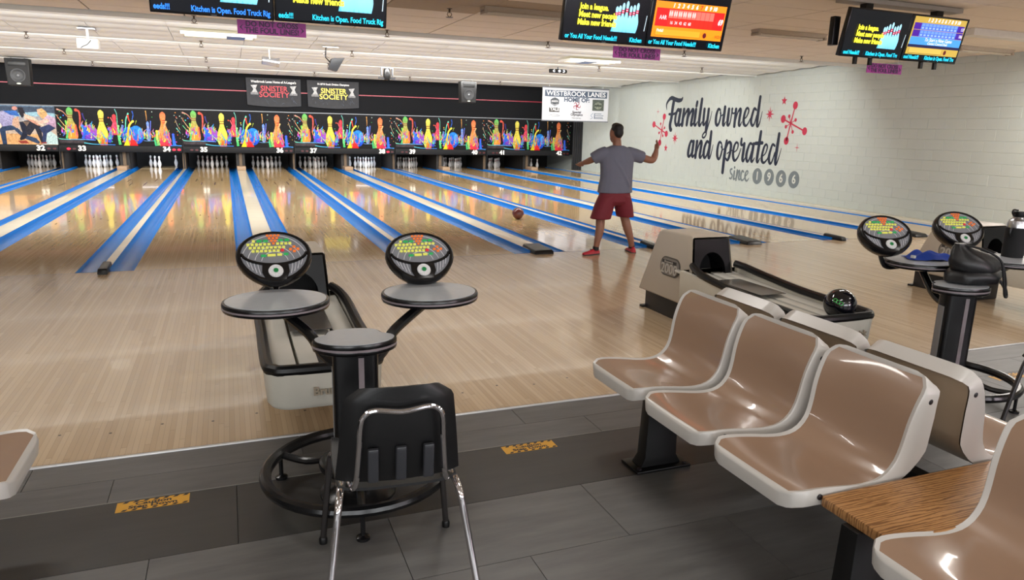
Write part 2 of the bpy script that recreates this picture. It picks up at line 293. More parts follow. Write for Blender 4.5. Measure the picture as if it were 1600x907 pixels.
M_appr = board_mat('approach_boards', (172, 148, 118), (192, 169, 139), .0272, 1.6, .2, seam=.5, coat=.25)
M_lane = board_mat('lane_boards', (194, 162, 116), (212, 184, 140), .0272, 1.3, .10, seam=.5, coat=.4)
M_blue = mat('gutter_blue', (16, 122, 204), .22, var=.06, scale=3)
M_cap = mat('divider_cream', (206, 198, 178), .22, var=.06, scale=4, coat=.3)
M_black = mat('black_plastic', (10, 10, 11), .36, spec=.35)
M_blackm = mat('black_matte', (22, 22, 24), .7)
M_wallblk = mat('black_wall_paint', (15, 16, 19), .85, scale=3, spec=.2)
M_steel = mat('brushed_steel', (186, 186, 190), .28, metal=1.0, var=.05, scale=60)
M_chrome = mat('chrome', (225, 222, 225), .08, metal=1.0, var=.02)
M_wall = mat('painted_block', (190, 197, 192), .45, var=.03, scale=2.5, bump=.08)
M_white = mat('white_paint', (225, 224, 218), .5, var=.03)

# concourse floor: grey plank rows, a black band, and a plank strip by the approach
fl = MB().box(XL-6, XR, -14, YE-.03, -.12, -.006).build('floor', mat('floor_joint', (34, 34, 34), .7), smooth=0); tag(fl, kind='structure')
def plank_mat(name, c1, c2, rough):
    m = bpy.data.materials.new(name); m.use_nodes = True; nt = m.node_tree; b = nt.nodes['Principled BSDF']; N = nt.nodes.new; L = nt.links.new
    tc = N('ShaderNodeTexCoord'); oi = N('ShaderNodeObjectInfo'); ad = N('ShaderNodeVectorMath'); ad.operation = 'ADD'
    L(tc.outputs['Object'], ad.inputs[0]); cb = N('ShaderNodeCombineXYZ'); L(oi.outputs['Random'], cb.inputs[2]); L(cb.outputs[0], ad.inputs[1])
    mp = N('ShaderNodeMapping'); mp.inputs['Scale'].default_value = (1.6, 9, 40); L(ad.outputs[0], mp.inputs[0])
    nz = N('ShaderNodeTexNoise'); nz.inputs['Scale'].default_value = 1.4; nz.inputs['Detail'].default_value = 7; nz.inputs['Roughness'].default_value = .62; L(mp.outputs[0], nz.inputs['Vector'])
    cr_ = N('ShaderNodeValToRGB'); cr_.color_ramp.elements[0].position = .25; cr_.color_ramp.elements[1].position = .75
    cr_.color_ramp.elements[0].color = lin(c1); cr_.color_ramp.elements[1].color = lin(c2); L(nz.outputs['Fac'], cr_.inputs[0])
    hs = N('ShaderNodeHueSaturation'); L(cr_.outputs[0], hs.inputs['Color']); ma = N('ShaderNodeMath'); ma.operation = 'MULTIPLY_ADD'; L(oi.outputs['Random'], ma.inputs[0]); ma.inputs[1].default_value = .16; ma.inputs[2].default_value = .92; L(ma.outputs[0], hs.inputs['Value'])
    L(hs.outputs[0], b.inputs['Base Color']); b.inputs['Roughness'].default_value = rough
    return m
M_plank = plank_mat('grey_plank', (74, 73, 72), (102, 101, 99), .42)
M_band = plank_mat('black_band', (38, 36, 35), (54, 52, 50), .40)
def planks(y0, y1, ln, m, off, x0=-4.2, x1=10.5):
    me = MB().box(-ln/2+.0015, ln/2-.0015, -(y1-y0)/2+.0015, (y1-y0)/2-.0015, -.006, 0).mesh('plank', m, smooth=0)
    x = x0+off
    while x < x1:
        ob('plank', me, fl, (x+ln/2, (y0+y1)/2, 0)); x += ln
planks(-5.19, YE-.03, 1.22, M_plank, .62); planks(-5.42, -5.19, 1.22, M_plank, .99)
planks(-5.93, -5.42, 2.44, M_band, .3)
for i in range(7):
    planks(-5.93-.46*(i+1), -5.93-.46*i, .92, M_plank, (.28, .75, .12, .55, .3, .8, .1)[i], -3.3, 6.0)
tag(MB().box(-4.2, 10.5, -5.424, -5.418, 0, .0015).build('trim_2', mat('band_edge', (120, 118, 112), .5), smooth=0), kind='structure')
ap = MB().box(XL, XR, YE, 0, -.1, 0).build('floor_approach', M_appr, smooth=0); tag(ap, kind='structure')
tr = MB().box(XL, XR, YE-.03, YE-.010, -.05, .006).build('trim_1', mat('nosing_alu', (206, 206, 206), .35, metal=.35), bevel=.002, smooth=30); tag(tr, kind='structure')
tag(MB().box(XL, XR, YE-.010, YE, -.05, .002).build('trim_3', M_blackm, smooth=0), kind='structure')
fo = MB().box(XL, XR, -.006, .004, -.01, .0008).build('foul_line', mat('foul_dark', (70, 62, 52), .4), smooth=0); tag(fo, kind='structure')
# screw plugs in the approach boards near the edge
me = MB().lathe([(.008, 0), (.008, .0008)], 8).mesh('screw_plug', mat('plug', (66, 56, 46), .6), smooth=0)
for i in range(26):
    ob('screw_plug', me, ap, (-.6+.245*i+rnd.uniform(-.02, .02), -4.62+.01*rnd.random()+.05*(i % 2), 0))

# lanes with their gutters
def gutter_mesh():
    mb = MB(); n = 10; r = GW/2; pro = []
    for i in range(n+1):
        a = PI-PI*i/n; pro.append((r*math.cos(a), -.088*math.sin(a)-.004))
    ring0 = [(x, 0, z) for x, z in pro]; ring1 = [(x, 19.2, z) for x, z in pro]
    mb.add(ring0+ring1, [(i, i+1, n+2+i, n+1+i) for i in range(n)])
    return mb.mesh('gutter', M_blue, recalc=False, smooth=60)
ME_g = gutter_mesh()
ME_lane = MB().box(-LW/2, LW/2, 0, 19.15, -.1, 0).mesh('lane_surface', M_lane, smooth=0)
M_mark = mat('lane_mark', (62, 46, 34), .3)
ME_arrow = MB().prism([(-.012, 0), (.012, 0), (0, .15)], .0002, .0008).mesh('lane_arrow', M_mark, smooth=0)
ME_dash = MB().box(-.013, .013, 0, .9, .0002, .0008).mesh('lane_dash', M_mark, smooth=0)
for k in range(31, 43):
    t = thing('bowling_lane', 'polished maple bowling lane with blue gutters ending under number %s' % WORD(k), 'bowling lane', (CX[k], 0, 0), 0, 'bowling lanes')
    ob('lane_surface', ME_lane, t)
    ob('gutter', ME_g, t, (-LW/2-GW/2, 19.2, 0), (0, 0, PI)); ob('gutter', ME_g, t, (LW/2+GW/2, 0, 0))
    for i in range(-3, 4): ob('lane_arrow', ME_arrow, t, (i*.136, 4.85-.24*abs(i), 0))
    for i in (-2, -1, 1, 2): ob('lane_dash', ME_dash, t, (i*.16, 11.2 if abs(i) == 1 else 12.4, 0))
# dividers between the lanes (narrow and wide caps)
M_tan = mat('tan_box', (150, 124, 98), .6)
M_kick = mat('kickback_dark', (30, 26, 23), .6); M_kickb = mat('kickback_edge', (96, 78, 58), .6, scale=6)
def division(xc, w, wide, lab):
    t = thing('lane_divider', lab, 'lane divider', (xc, 0, 0), 0, 'lane dividers')
    MB().box(-w/2+.005, w/2-.005, .12, 17.2, -.1, .034).build('divider_cap', M_cap, t, bevel=.004)
    for s_ in (-1, 1): MB().box(s_*(w/2-.003)-.002, s_*(w/2-.003)+.002, .05, 17.2, -.05, .031).build('gutter_wall', M_blue, t, smooth=0)
    mb = MB()
    if wide:
        mb.hexa([(-w/2, -.14, 0), (w/2, -.14, 0), (w/2, .36, 0), (-w/2, .36, 0)], [(-w/2+.015, -.10, .05), (w/2-.015, -.10, .055), (w/2-.02, .34, .075), (-w/2+.02, .34, .075)])
    else:
        mb.hexa([(-.05, -.16, 0), (.05, -.16, 0), (.048, .26, 0), (-.048, .26, 0)], [(-.045, -.13, .06), (.045, -.13, .06), (.04, .24, .075), (-.04, .24, .075)])
    mb.build('end_block', M_black, t, bevel=.012)
    if wide:
        MB().box(-w/2, w/2, -.105, -.095, .018, .036).build('end_vent', M_blackm, t)
        MB().box(-.135, .135, 16.4, 16.95, .034, .15).build('ball_door_box', M_tan, t, bevel=.01)
    MB().box(-w/2+.003, w/2-.003, 17.25, 19.3, -.1, .62).build('kickback', M_kick, t)
    MB().box(-.045, .045, 17.2, 17.25, -.0, .6).build('kickback_edge', M_kickb, t)
for k in range(31, 42):
    wide = k % 2 == 1
    g = WG if wide else NG
    division((CX[k]+CX[k+1])/2, g-2*GW, wide, 'cream %s divider between lanes %s and %s, black end block' % ('wide' if wide else 'narrow', WORD(k), WORD(k+1)))
tag(MB().box(CX[42]+LW/2+GW, XWALL, 0, 17.2, -.1, .034).build('trim_4', M_cap, bevel=.004), kind='structure')
pf = MB().box(XL, XR, 19.16, 20.2, -.2, -.12).build('floor_pit', M_blackm, smooth=0); tag(pf, kind='structure')
pb = MB().box(XL, XR, 20.0, 20.1, -.2, 1.2).build('wall_pit', M_blackm, smooth=0); tag(pb, kind='structure')
tag(MB().box(XL, XR, 17.2, 20.1, 1.0, 1.06).build('ceiling_pit', M_blackm, smooth=0), kind='structure')
tag(MB().box(XL, XR, 0, 19.2, -.22, -.12).build('floor_lane_bed', M_blackm, smooth=0), kind='structure')

# far wall above the masking units
wf = MB().box(XL, XR+.3, YW, YW+.15, .60, 3.35).build('wall_far', M_wallblk, smooth=0); tag(wf, kind='structure')
tag(MB().box(XL, 13.2, YW-.018, YW, 2.535, 2.565).build('trim_5', mat('red_stripe', (150, 40, 58), .4), smooth=0), kind='structure')
cu_m = mat('black_curtain', (24, 24, 27), .8, bump=.2, scale=12)
mb = MB(); pts = []
for i in range(25):
    x = 13.43+i*.0175; pts.append((x, 16.72+.018*math.sin(i*1.3)))
mb.add([(x, y, z) for z in (.02, 1.92) for x, y in pts], [(i, i+1, 26+i, 25+i) for i in range(24)])
tag(mb.build('side_curtain', cu_m, recalc=False, smooth=80), 'black curtain beside the lane 42 masking unit at the white wall', 'curtain')

# right wall of painted blocks
wr = MB().box(XWALL+.006, XWALL+.25, -14, YW+3, -.1, 3.4).build('wall_right', M_wall, smooth=0); tag(wr, kind='structure')
BH, BL, G = .20, .40, .003
me = MB().box(0, .02, -BL/2+G, BL/2-G, -BH/2+G, BH/2-G).mesh('wall_block', M_wall, bevel=.004, seg=1, smooth=30)
rest = MB(); cnt = 0
for j in range(57):
    for i in range(16):
        y = -3.0+BL*j+(BL/2 if i % 2 else 0); z = -.015+BH*(i+.5)
        if z+BH/2 > 3.33: continue
        if -1.0 < y < 6.9 and cnt < 300:
            cnt += 1; ob('wall_block', me, wr, (XWALL+rnd.uniform(0, .0025), y, z))
        elif y < YW-.2:
            rest.box(XWALL+rnd.uniform(0, .0025), XWALL+.02, y-BL/2+G, y+BL/2-G, z-BH/2+G, z+BH/2-G)
tag(rest.build('wall_block_courses', M_wall, wr, smooth=0), kind='stuff')
tag(MB().box(XL-6, XL-5.8, -14, 20, -.1, 3.4).build('wall_left', mat('left_wall', (170, 165, 155), .7), smooth=0), kind='structure')
tag(MB().box(XL-6, XR+.3, -14.2, -14, -.1, 3.4).build('wall_back', mat('back_wall', (150, 140, 130), .7), smooth=0), kind='structure')
for i, x in enumerate((-6.0, -1.0, 4.0, 9.0)):  # unseen glowing panes and frames added to carry the back fill lights
    w_ = MB().box(x-2.0, x+2.0, -13.99, -13.96, .6, 2.5).build('window_%d' % (i+1), mat('window_pane', (225, 232, 240), .1, emit=1.0), smooth=0); tag(w_, kind='structure')
    fr0 = MB()
    for a in ((x-2.08, x-2.0, .52, 2.58), (x+2.0, x+2.08, .52, 2.58), (x-.03, x+.03, .6, 2.5), (x-2.0, x+2.0, .52, .6), (x-2.0, x+2.0, 2.5, 2.58)): fr0.box(a[0], a[1], -13.99, -13.92, a[2], a[3])
    fr0.build('window_frame', M_blackm, w_, smooth=0)

# mural painted on the right wall
M_navy = mat('mural_navy', (32, 40, 58), .5); M_red = mat('mural_red', (186, 48, 74), .5); M_grey = mat('mural_grey', (112, 122, 126), .5)
def ribbon(mb, st, x=XWALL-.0015, n=5):
    P = cat_rom([(p[0], p[1], p[2]) for p in st], n); K = len(P)
    l, r = [], []
    for i, p in enumerate(P):
        d = P[min(i+1, K-1)]-P[max(i-1, 0)]; d = Vector((d.x, d.y)); d = d.normalized() if d.length > 0 else Vector((0, 1))
        q = Vector((-d.y, d.x))*max(p.z*1.22, .012)*.5
        l.append((x, p.x+q.x, p.y+q.y)); r.append((x, p.x-q.x, p.y-q.y))
    mb.add(l+r, [(i, i+1, K+i+1, K+i) for i in range(K-1)])
    for p in (P[0], P[-1]):
        rr = max(p.z*1.22, .012)*.5; mb.add([(x+.0002, p.x+rr*math.cos(a*PI/5), p.y+rr*math.sin(a*PI/5)) for a in range(10)], [tuple(range(10))])
for name, data, m in (('mural_lettering', MURAL1, M_navy), ('mural_lettering', MURAL2, M_navy), ('mural_lettering', MURAL3, M_grey)):
    mb = MB()
    for k, st in enumerate(data): ribbon(mb, st, XWALL-.0015-.00003*k)
    o = mb.build(name, m, wr, recalc=False, smooth=0)
    o['label'] = {0: 'navy script reading Family owned', 1: 'navy script reading and operated', 2: 'grey script reading since'}[(data is MURAL2)*1+(data is MURAL3)*2]
for (y, z, ry, rz), dg in zip(CIRC, '1966'):
    rr = (ry+rz)/2
    c = MB().add([(XWALL-.0015, p[0], p[1]) for p in ell(y, z, ry*1.04, rz, 28)], [tuple(range(28))]).build('mural_disc', M_grey, wr, recalc=False, smooth=0)
    text('mural_digit', dg, .30, mat('mural_white', (205, 208, 200), .5), c, (XWALL-.003, y, z), (RX, 0, -RX), bold=.006, sx=.9)
for (c0, big, small) in ATOM:
    mb = MB(); x = XWALL-.0015
    for i, (y, z, a, b) in enumerate(big):
        mb.add([(x-.0003, p[0], p[1]) for p in ell(y, z, a, b, 20)], [tuple(range(20))]); ribbon(mb, [(c0[0], c0[1], .035), ((c0[0]+y)/2, (c0[1]+z)/2, .03), (y, z, .03)], x-.0001*i)
    for (y, z, a, b) in small:
        mb.add([(x-.0003, p[0], p[1]) for p in ell(y, z, a, b, 14)], [tuple(range(14))]); ribbon(mb, [(c0[0], c0[1], .016), (y, z, .016)], x-.0006)
    mb.build('mural_atom', M_red, wr, recalc=False, smooth=0)['label'] = 'red painted atom burst with round ends'
for n, (y, z, a, b) in STARS:
    pts = []
    for i in range(2*n):
        r = (1 if i % 2 == 0 else {8: .3, 5: .42, 4: .12}[n]); an = PI/2+PI*i/n
        if n == 8 and i % 4 == 2: r *= .8
        pts.append((XWALL-.0015, y+a*r*math.cos(an), z+b*r*math.sin(an)))
    MB().add(pts, [tuple(range(2*n))]).build('mural_star', M_red, wr, recalc=False, smooth=0)

# ceilings
M_tile = mat('ceiling_tile', (226, 212, 194), .85, var=.04, scale=14)
M_tilel = mat('ceiling_tile_white', (228, 230, 226), .8, var=.03, scale=10)
ce = MB().box(XL-6, XR+.3, -14, 3.45, CEIL+.014, CEIL+.2).build('ceiling', mat('ceiling_joint', (52, 46, 40), .9), smooth=0); tag(ce, kind='structure')
me = MB().box(-.600, .600, -.294, .294, 0, .02).mesh('ceiling_tile', M_tile, smooth=30, bevel=.004, seg=1)
meg = MB().box(-.608, .608, -.302, .302, 0, .02).mesh('ceiling_tile', mat('ceiling_tile_stained', (172, 154, 132), .9), smooth=30)
for i in range(15):
    for j in range(12):
        x = XL+3.4+1.22*i+.28; y = 3.14-.61*j
        if x > XR-.5: continue
        if y < -1.3 and x < 1.0: continue
        ob('ceiling_tile', meg if (i, j) in ((7, 4), (7, 5), (8, 5)) else me, ce, (x, y, CEIL))
rest = MB()
for j in range(28): rest.box(12.775, XR-.004, 3.14-.61*j-.294, 3.14-.61*j+.294, CEIL, CEIL+.02)
for i in range(24):
    for j in range(28):
        x = XL-5.4+1.22*i; y = -4.18-.61*(j-5)
        if -4.2 < x and y > -4.0: continue
        if y > 3.2 or x > XR-.5: continue
        if y > -13.6 and y < -4.1: rest.box(x-.608, x+.608, y-.302, y+.302, CEIL, CEIL+.02)
tag(rest.build('ceiling_tile_field', M_tile, ce, smooth=0), kind='stuff')
# lamp housings outside the frame; the approach row covers added fill lamps
M_house = mat('lamp_housing_white', (214, 210, 202), .5)
for x, y, sx, sy in [(x, -7.2, 1.2, .6) for x in (-5.5, -1.2, 3.1, 7.4, 11.7)]+[(x, -10.6, 1.2, .6) for x in (-5.5, -1.2, 3.1, 7.4, 11.7)]:
    MB().box(x-sx/2-.03, x+sx/2+.03, y-sy/2-.03, y+sy/2+.03, 3.065, CEIL-.001).build('troffer_housing', M_house, ce, bevel=.006)
for x, y in [(x, -3.5) for x in (-4.0, -.2, 3.2, 6.6, 10.2, 13.0)]+[(11.2, -1.3), (13.0, -1.3)]:
    MB().box(x-.63, x+.63, y-.09, y+.09, 3.006, CEIL-.001).build('strip_housing', M_house, ce, bevel=.006)
# sawtooth ceiling over the lanes
cl = MB().box(XL-6, XR+.3, 3.45, YW+.2, 3.30, 3.4).build('ceiling_lanes', M_tilel, smooth=0); tag(cl, kind='structure')
def sag_tile(w, d):
    mb = MB(); n = 6; rows = []
    for i in range(n+1):
        t = i/n; rows.append([(-w/2, -d/2+d*t, -.016*math.sin(PI*t)), (w/2, -d/2+d*t, -.016*math.sin(PI*t))])
    mb.add([p for r in rows for p in r], [(2*i, 2*i+1, 2*i+3, 2*i+2) for i in range(n)])
    return mb
me = sag_tile(1.214, .578).mesh('ceiling_panel', M_tilel, recalc=False)
rest = MB()
for b in range(4):
    y0 = 3.45+3.5*b; sl = math.atan2(.12, 3.5)
    MB().box(-8.05, 12.45, y0+.10, y0+.20, 3.135, 3.16).build('lamp_channel', M_house, cl, smooth=0)
    lip = MB().box(XL-6, XR, y0, y0+.03, 3.035, 3.30).build('ceiling_baffle', M_tilel, cl, smooth=0)
    for j in range(6):
        yc = y0+.03+.578*(j+.5); zc = 3.185-.12*(yc-y0)/3.5
        for i in range(19):
            x = XL-.6+1.22*i+.28
            if x > XR-.3 or yc > YW: continue
            if b < 2 and x > -3.4:
                ob('ceiling_panel', me, cl, (x, yc, zc), (-sl, 0, 0))
            else:
                s_ = sag_tile(1.214, .578); rest.add([(p[0]+x, p[1]+yc, p[2]+zc-p[1]*.0343) for p in s_.v], s_.f)
tag(rest.build('ceiling_panel_field', M_tilel, cl, recalc=False, smooth=60), kind='stuff')
# ================================================================ MASKING UNITS, PINS
M_print = col_mat('printed_vinyl', .6, 0, .15)
M_mask = mat('masking_black', (17, 18, 21), .6, spec=.25); M_trimg = mat('masking_trim', (108, 112, 118), .4)
M_num = mat('number_white', (238, 236, 228), .5, emit=.35); M_led = mat('led_red', (255, 12, 40), .4, emit=3.5); M_ledoff = mat('led_off', (70, 14, 20), .4)
def pin_outline(cx, z0, h, hw):
    pr_ = [(0, .42), (.05, .62), (.15, .84), (.28, 1.0), (.38, .96), (.48, .74), (.58, .5), (.66, .38), (.72, .38), (.8, .47), (.88, .53), (.94, .47), (.98, .26), (1, .08)]
    return [(cx+hw*w, z0+h*t) for t, w in pr_]+[(cx-hw*w, z0+h*t) for t, w in reversed(pr_)]
def splash_print():
    p = Print(); r = random.Random(11)
    def X(px): return (px-78)/400
    def Z(py): return (525-py)/391
    p.poly([(0.01, 0), (3.43, 0), (3.43, 1.13), (0.01, 1.13)], (20, 20, 23))
    p.poly([(X(90), Z(465)), (X(330), Z(465)), (X(420), Z(505)), (X(95), Z(500))], (70, 62, 66))
    def pin(cx, top, bot, hw, c1, c2, st):
        p.poly(pin_outline(X(cx), Z(bot), Z(top)-Z(bot), hw/400), c1, c2)
        h = Z(top)-Z(bot); zn = Z(bot)+h*.67
        for dz in (0, .045):
            p.poly([(X(cx)-hw/400*.4, zn+dz*h*1.4), (X(cx)+hw/400*.4, zn+dz*h*1.4), (X(cx)+hw/400*.4, zn+dz*h*1.4+.025*h), (X(cx)-hw/400*.4, zn+dz*h*1.4+.025*h)], st)
        p.poly(ell(X(cx)-hw/400*.35, Z(bot)+h*.33, hw/400*.12, h*.12, 12), tuple(min(255, c+40) for c in c2))
    p.poly(ell(X(420), Z(375), .22, .23, 28), (96, 60, 190), (196, 96, 200))
    p.poly(ell(X(390), Z(360), .1, .12, 20), (60, 110, 240))
    p.poly(ell(X(850), Z(400), .21, .25, 28), (30, 80, 200), (40, 110, 215))
    p.poly(ell(X(935), Z(395), .21, .28, 28), (24, 70, 220), (44, 140, 235))
    p.poly(ell(X(975), Z(380), .07, .17, 18), (90, 170, 250))
    pin(228, 88, 460, 66, (250, 150, 70), (90, 190, 100), (150, 60, 60))
    pin(703, 155, 400, 42, (220, 70, 120), (230, 70, 70), (200, 50, 60))
    pin(560, 108, 522, 62, (240, 220, 70), (228, 216, 96), (140, 60, 40))
    pin(1070, 232, 465, 30, (150, 150, 230), (110, 150, 230), (200, 200, 240))
    pin(1245, 112, 525, 64, (248, 190, 110), (238, 120, 76), (190, 60, 40))
    p.poly([(X(820), Z(525)), (X(860), Z(440)), (X(880), Z(350)), (X(900), Z(440)), (X(945), Z(525))], (240, 30, 40), (235, 80, 50))
    p.poly([(X(785), Z(525)), (X(815), Z(450)), (X(835), Z(430)), (X(850), Z(525))], (250, 220, 40), (190, 220, 50))
    p.poly([(X(525), Z(525)), (X(545), Z(440)), (X(565), Z(410)), (X(600), Z(460)), (X(610), Z(525))], (240, 80, 40), (250, 150, 60))
    p.poly([(X(1190), Z(525)), (X(1200), Z(420)), (X(1230), Z(470)), (X(1250), Z(400)), (X(1275), Z(460)), (X(1300), Z(380)), (X(1315), Z(525))], (240, 60, 50), (210, 60, 140))
    S = p.strip
    for pts, wd, c, c2 in (
        ([(300, 118), (330, 135), (335, 210), (320, 330)], (24, 14), (226, 90, 70), (200, 90, 80)), ([(105, 115), (160, 140), (205, 200)], (14, 8), (220, 160, 140), (180, 110, 90)),
        ([(80, 165), (130, 250), (180, 320)], (5, 9), (190, 170, 150), (230, 190, 90)), ([(95, 270), (150, 340), (200, 380)], (6, 14), (90, 210, 150), (230, 230, 80)),
        ([(365, 160), (375, 210), (400, 250)], (12, 10), (60, 60, 140), (80, 50, 120)), ([(718, 100), (735, 160), (730, 300)], (8, 10), (120, 200, 190), (90, 170, 120)),
        ([(665, 200), (690, 260), (700, 330)], (10, 14), (236, 110, 110), (220, 60, 110)), ([(860, 145), (830, 220), (815, 330), (780, 375)], (14, 8), (120, 220, 190), (70, 190, 160)),
        ([(855, 170), (865, 220), (880, 260)], (16, 8), (225, 60, 50), (230, 90, 40)), ([(908, 120), (915, 160), (900, 215)], (12, 8), (50, 90, 190), (60, 110, 210)),
        ([(905, 235), (865, 280), (845, 360), (825, 470)], (20, 22), (250, 235, 90), (250, 210, 40)), ([(945, 230), (930, 270)], (9, 4), (150, 170, 60), (120, 130, 60)),
        ([(1058, 110), (1062, 180), (1060, 225)], (9, 6), (230, 170, 90), (180, 120, 80)), ([(1105, 230), (1100, 290), (1085, 380)], (9, 12), (90, 120, 220), (120, 100, 210)),
        ([(1225, 205), (1235, 300), (1225, 430)], (14, 18), (240, 130, 60), (250, 170, 80)), ([(1280, 230), (1250, 320), (1235, 450)], (14, 12), (220, 190, 130), (220, 140, 130)),
        ([(1168, 350), (1165, 420), (1180, 520)], (22, 34), (240, 225, 80), (90, 200, 120)), ([(1140, 420), (1140, 470), (1150, 525)], (14, 26), (90, 210, 120), (60, 180, 120)),
        ([(1300, 370), (1300, 450), (1310, 525)], (22, 40), (190, 60, 170), (230, 60, 110)), ([(1352, 385), (1355, 450), (1360, 525)], (22, 44), (60, 90, 220), (50, 130, 240)),
        ([(1390, 205), (1410, 270), (1440, 330)], (7, 5), (200, 170, 150), (150, 170, 150)), ([(1400, 310), (1420, 340), (1440, 370)], (12, 6), (130, 200, 180), (90, 170, 150)),
        ([(740, 295), (735, 400), (745, 515)], (18, 30), (150, 230, 140), (60, 200, 110)), ([(785, 285), (770, 360), (745, 430)], (12, 14), (120, 150, 230), (90, 210, 160)),
        ([(640, 330), (660, 400), (620, 490)], (30, 44), (90, 80, 220), (50, 70, 190)), ([(440, 390), (500, 450), (525, 500)], (8, 24), (200, 220, 160), (240, 230, 60)),
        ([(350, 300), (370, 380), (345, 450)], (24, 30), (40, 120, 240), (60, 90, 220)), ([(180, 250), (190, 350), (175, 450)], (14, 22), (120, 220, 90), (90, 200, 120)),
        ([(240, 330), (250, 400), (240, 460)], (16, 26), (250, 190, 60), (240, 130, 50)), ([(285, 340), (290, 410), (275, 460)], (12, 24), (230, 90, 90), (250, 150, 60)),
        ([(90, 452), (160, 460), (300, 458), (480, 465)], (8, 10), (120, 230, 190), (90, 130, 240)), ([(360, 500), (450, 512), (560, 516), (690, 518)], (10, 8), (80, 190, 200), (60, 120, 230)),
        ([(1010, 462), (1060, 468), (1140, 462)], (6, 6), (110, 130, 220), (90, 200, 150)), ([(1320, 520), (1380, 518), (1440, 522)], (9, 9), (60, 120, 240), (80, 170, 240))):
        S([(X(a), Z(b)) for a, b in pts], [k/400 for k in wd], c, c2)
        if wd[0] > 7: p.poly(ell(X(pts[0][0]), Z(pts[0][1]), wd[0]/400*.75, wd[0]/400*.75, 10), c)
    pal = [(90, 200, 110), (240, 90, 60), (250, 210, 60), (70, 120, 240), (200, 70, 180), (60, 200, 190), (250, 150, 60)]
    for base, lo, hi in ((210, 330, 455), (400, 300, 450), (570, 400, 510), (710, 350, 420), (870, 380, 515), (1068, 380, 465), (1250, 350, 515)):
        for i in range(16):
            x = base+r.uniform(-75, 75); y = r.uniform(lo, hi); c = r.choice(pal)
            S([(X(x), Z(y)), (X(x+r.uniform(-12, 12)), Z(y-r.uniform(15, 40))), (X(x+r.uniform(-22, 22)), Z(y-r.uniform(40, 80)))], (r.uniform(.02, .05), .012), c, r.choice(pal))
    for i in range(46):
        x = r.choice((100, 130, 160, 640, 780, 1110, 1400, 1420))+r.uniform(-25, 25); y = r.uniform(110, 480)
        p.poly(ell(X(x), Z(y), r.uniform(.008, .02), r.uniform(.008, .022), 8), r.choice(pal+[(220, 200, 190), (190, 210, 200)]))
    return p.mesh('printed_graphic', M_print)
def people_print():
    p = Print()
    def q(*pts): return [(3.438-(865-a)/544, (705-b)/559) for a, b in pts]
    P = lambda col, *pts, c2=None: p.poly(q(*pts), col, c2)
    p.poly([(.01, 0), (3.43, 0), (3.43, 1.13), (.01, 1.13)], (226, 190, 150), (120, 150, 175))
    P((70, 84, 104), (-1000, 200), (862, 200), (862, 85), (-1000, 85))
    P((150, 190, 205), (-1000, 290), (160, 290), (340, 250), (600, 240), (862, 250), (862, 190), (600, 170), (300, 200), (-1000, 205))
    P((238, 225, 205), (-1000, 440), (100, 440), (100, 300), (-1000, 300))
    P((222, 168, 112), (-1000, 700), (640, 700), (640, 540), (360, 530), (-1000, 560))
    P((190, 216, 214), (640, 700), (862, 700), (862, 560), (760, 470), (700, 560))
    P((60, 78, 120), (-900, 620), (-780, 420), (-620, 420), (-520, 620), (-580, 640), (-700, 480), (-830, 640)); P((190, 90, 80), (-800, 420), (-780, 230), (-640, 210), (-610, 420)); p.poly([(a, b) for a, b in [(x*.08+.45, z*.1+.95) for x, z in ell(0, 0, 1, 1, 14)]], (206, 160, 136))
    P((44, 62, 92), (70, 470), (110, 420), (230, 395), (310, 430), (270, 470), (150, 490), (150, 705), (90, 705))
    P((52, 70, 98), (240, 400), (320, 440), (400, 540), (560, 600), (610, 670), (580, 695), (380, 600), (280, 480))
    P((156, 150, 190), (70, 200), (130, 165), (250, 170), (300, 220), (260, 390), (120, 420), (75, 330), c2=(176, 172, 206))
    P((206, 166, 140), (270, 290), (350, 250), (350, 430), (300, 440), (250, 380)); P((36, 34, 44), (0, 110), (60, 95), (95, 150), (70, 185), (30, 160))
    P((60, 110, 190), (150, 165), (330, 160), (370, 250), (240, 230)); p.poly(q(*[(310+38*math.cos(i*.5), 120+32*math.sin(i*.5)) for i in range(13)]), (214, 150, 136))
    P((42, 38, 46), (350, 105), (420, 105), (450, 200), (400, 280), (370, 220)); P((30, 34, 52), (350, 340), (420, 330), (480, 440), (440, 560), (400, 620), (340, 640), (330, 610), (380, 520))
    P((40, 40, 52), (420, 320), (560, 300), (640, 400), (660, 680), (620, 660), (560, 440), (480, 560), (430, 540)); P((120, 100, 88), (400, 330), (500, 330), (450, 410))
    P((224, 196, 172), (430, 200), (560, 260), (690, 380), (680, 410), (560, 330), (430, 290)); P((206, 150, 128), (420, 270), (560, 310), (650, 400), (600, 390), (480, 310))
    P((204, 160, 108), (615, 130), (690, 110), (740, 160), (770, 240), (730, 320), (660, 260), (620, 200), c2=(222, 180, 120)); P((226, 176, 150), (615, 140), (655, 130), (660, 190), (625, 215))
    P((178, 140, 168), (690, 290), (760, 210), (862, 270), (862, 430), (780, 390), (730, 380), c2=(206, 180, 204)); P((228, 186, 170), (600, 330), (740, 270), (780, 310), (740, 350), (640, 360))
    P((48, 58, 96), (620, 430), (760, 370), (850, 430), (720, 520), (690, 680), (640, 680), (660, 520)); P((150, 60, 50), (300, 650), (420, 640), (460, 690), (340, 690)); P((150, 70, 66), (620, 665), (700, 660), (700, 690), (620, 690))
    return p.mesh('printed_graphic', M_print)
ME_splash = splash_print()
lit = {33: (1, 0), 34: (1, 1), 38: (1, 0)}
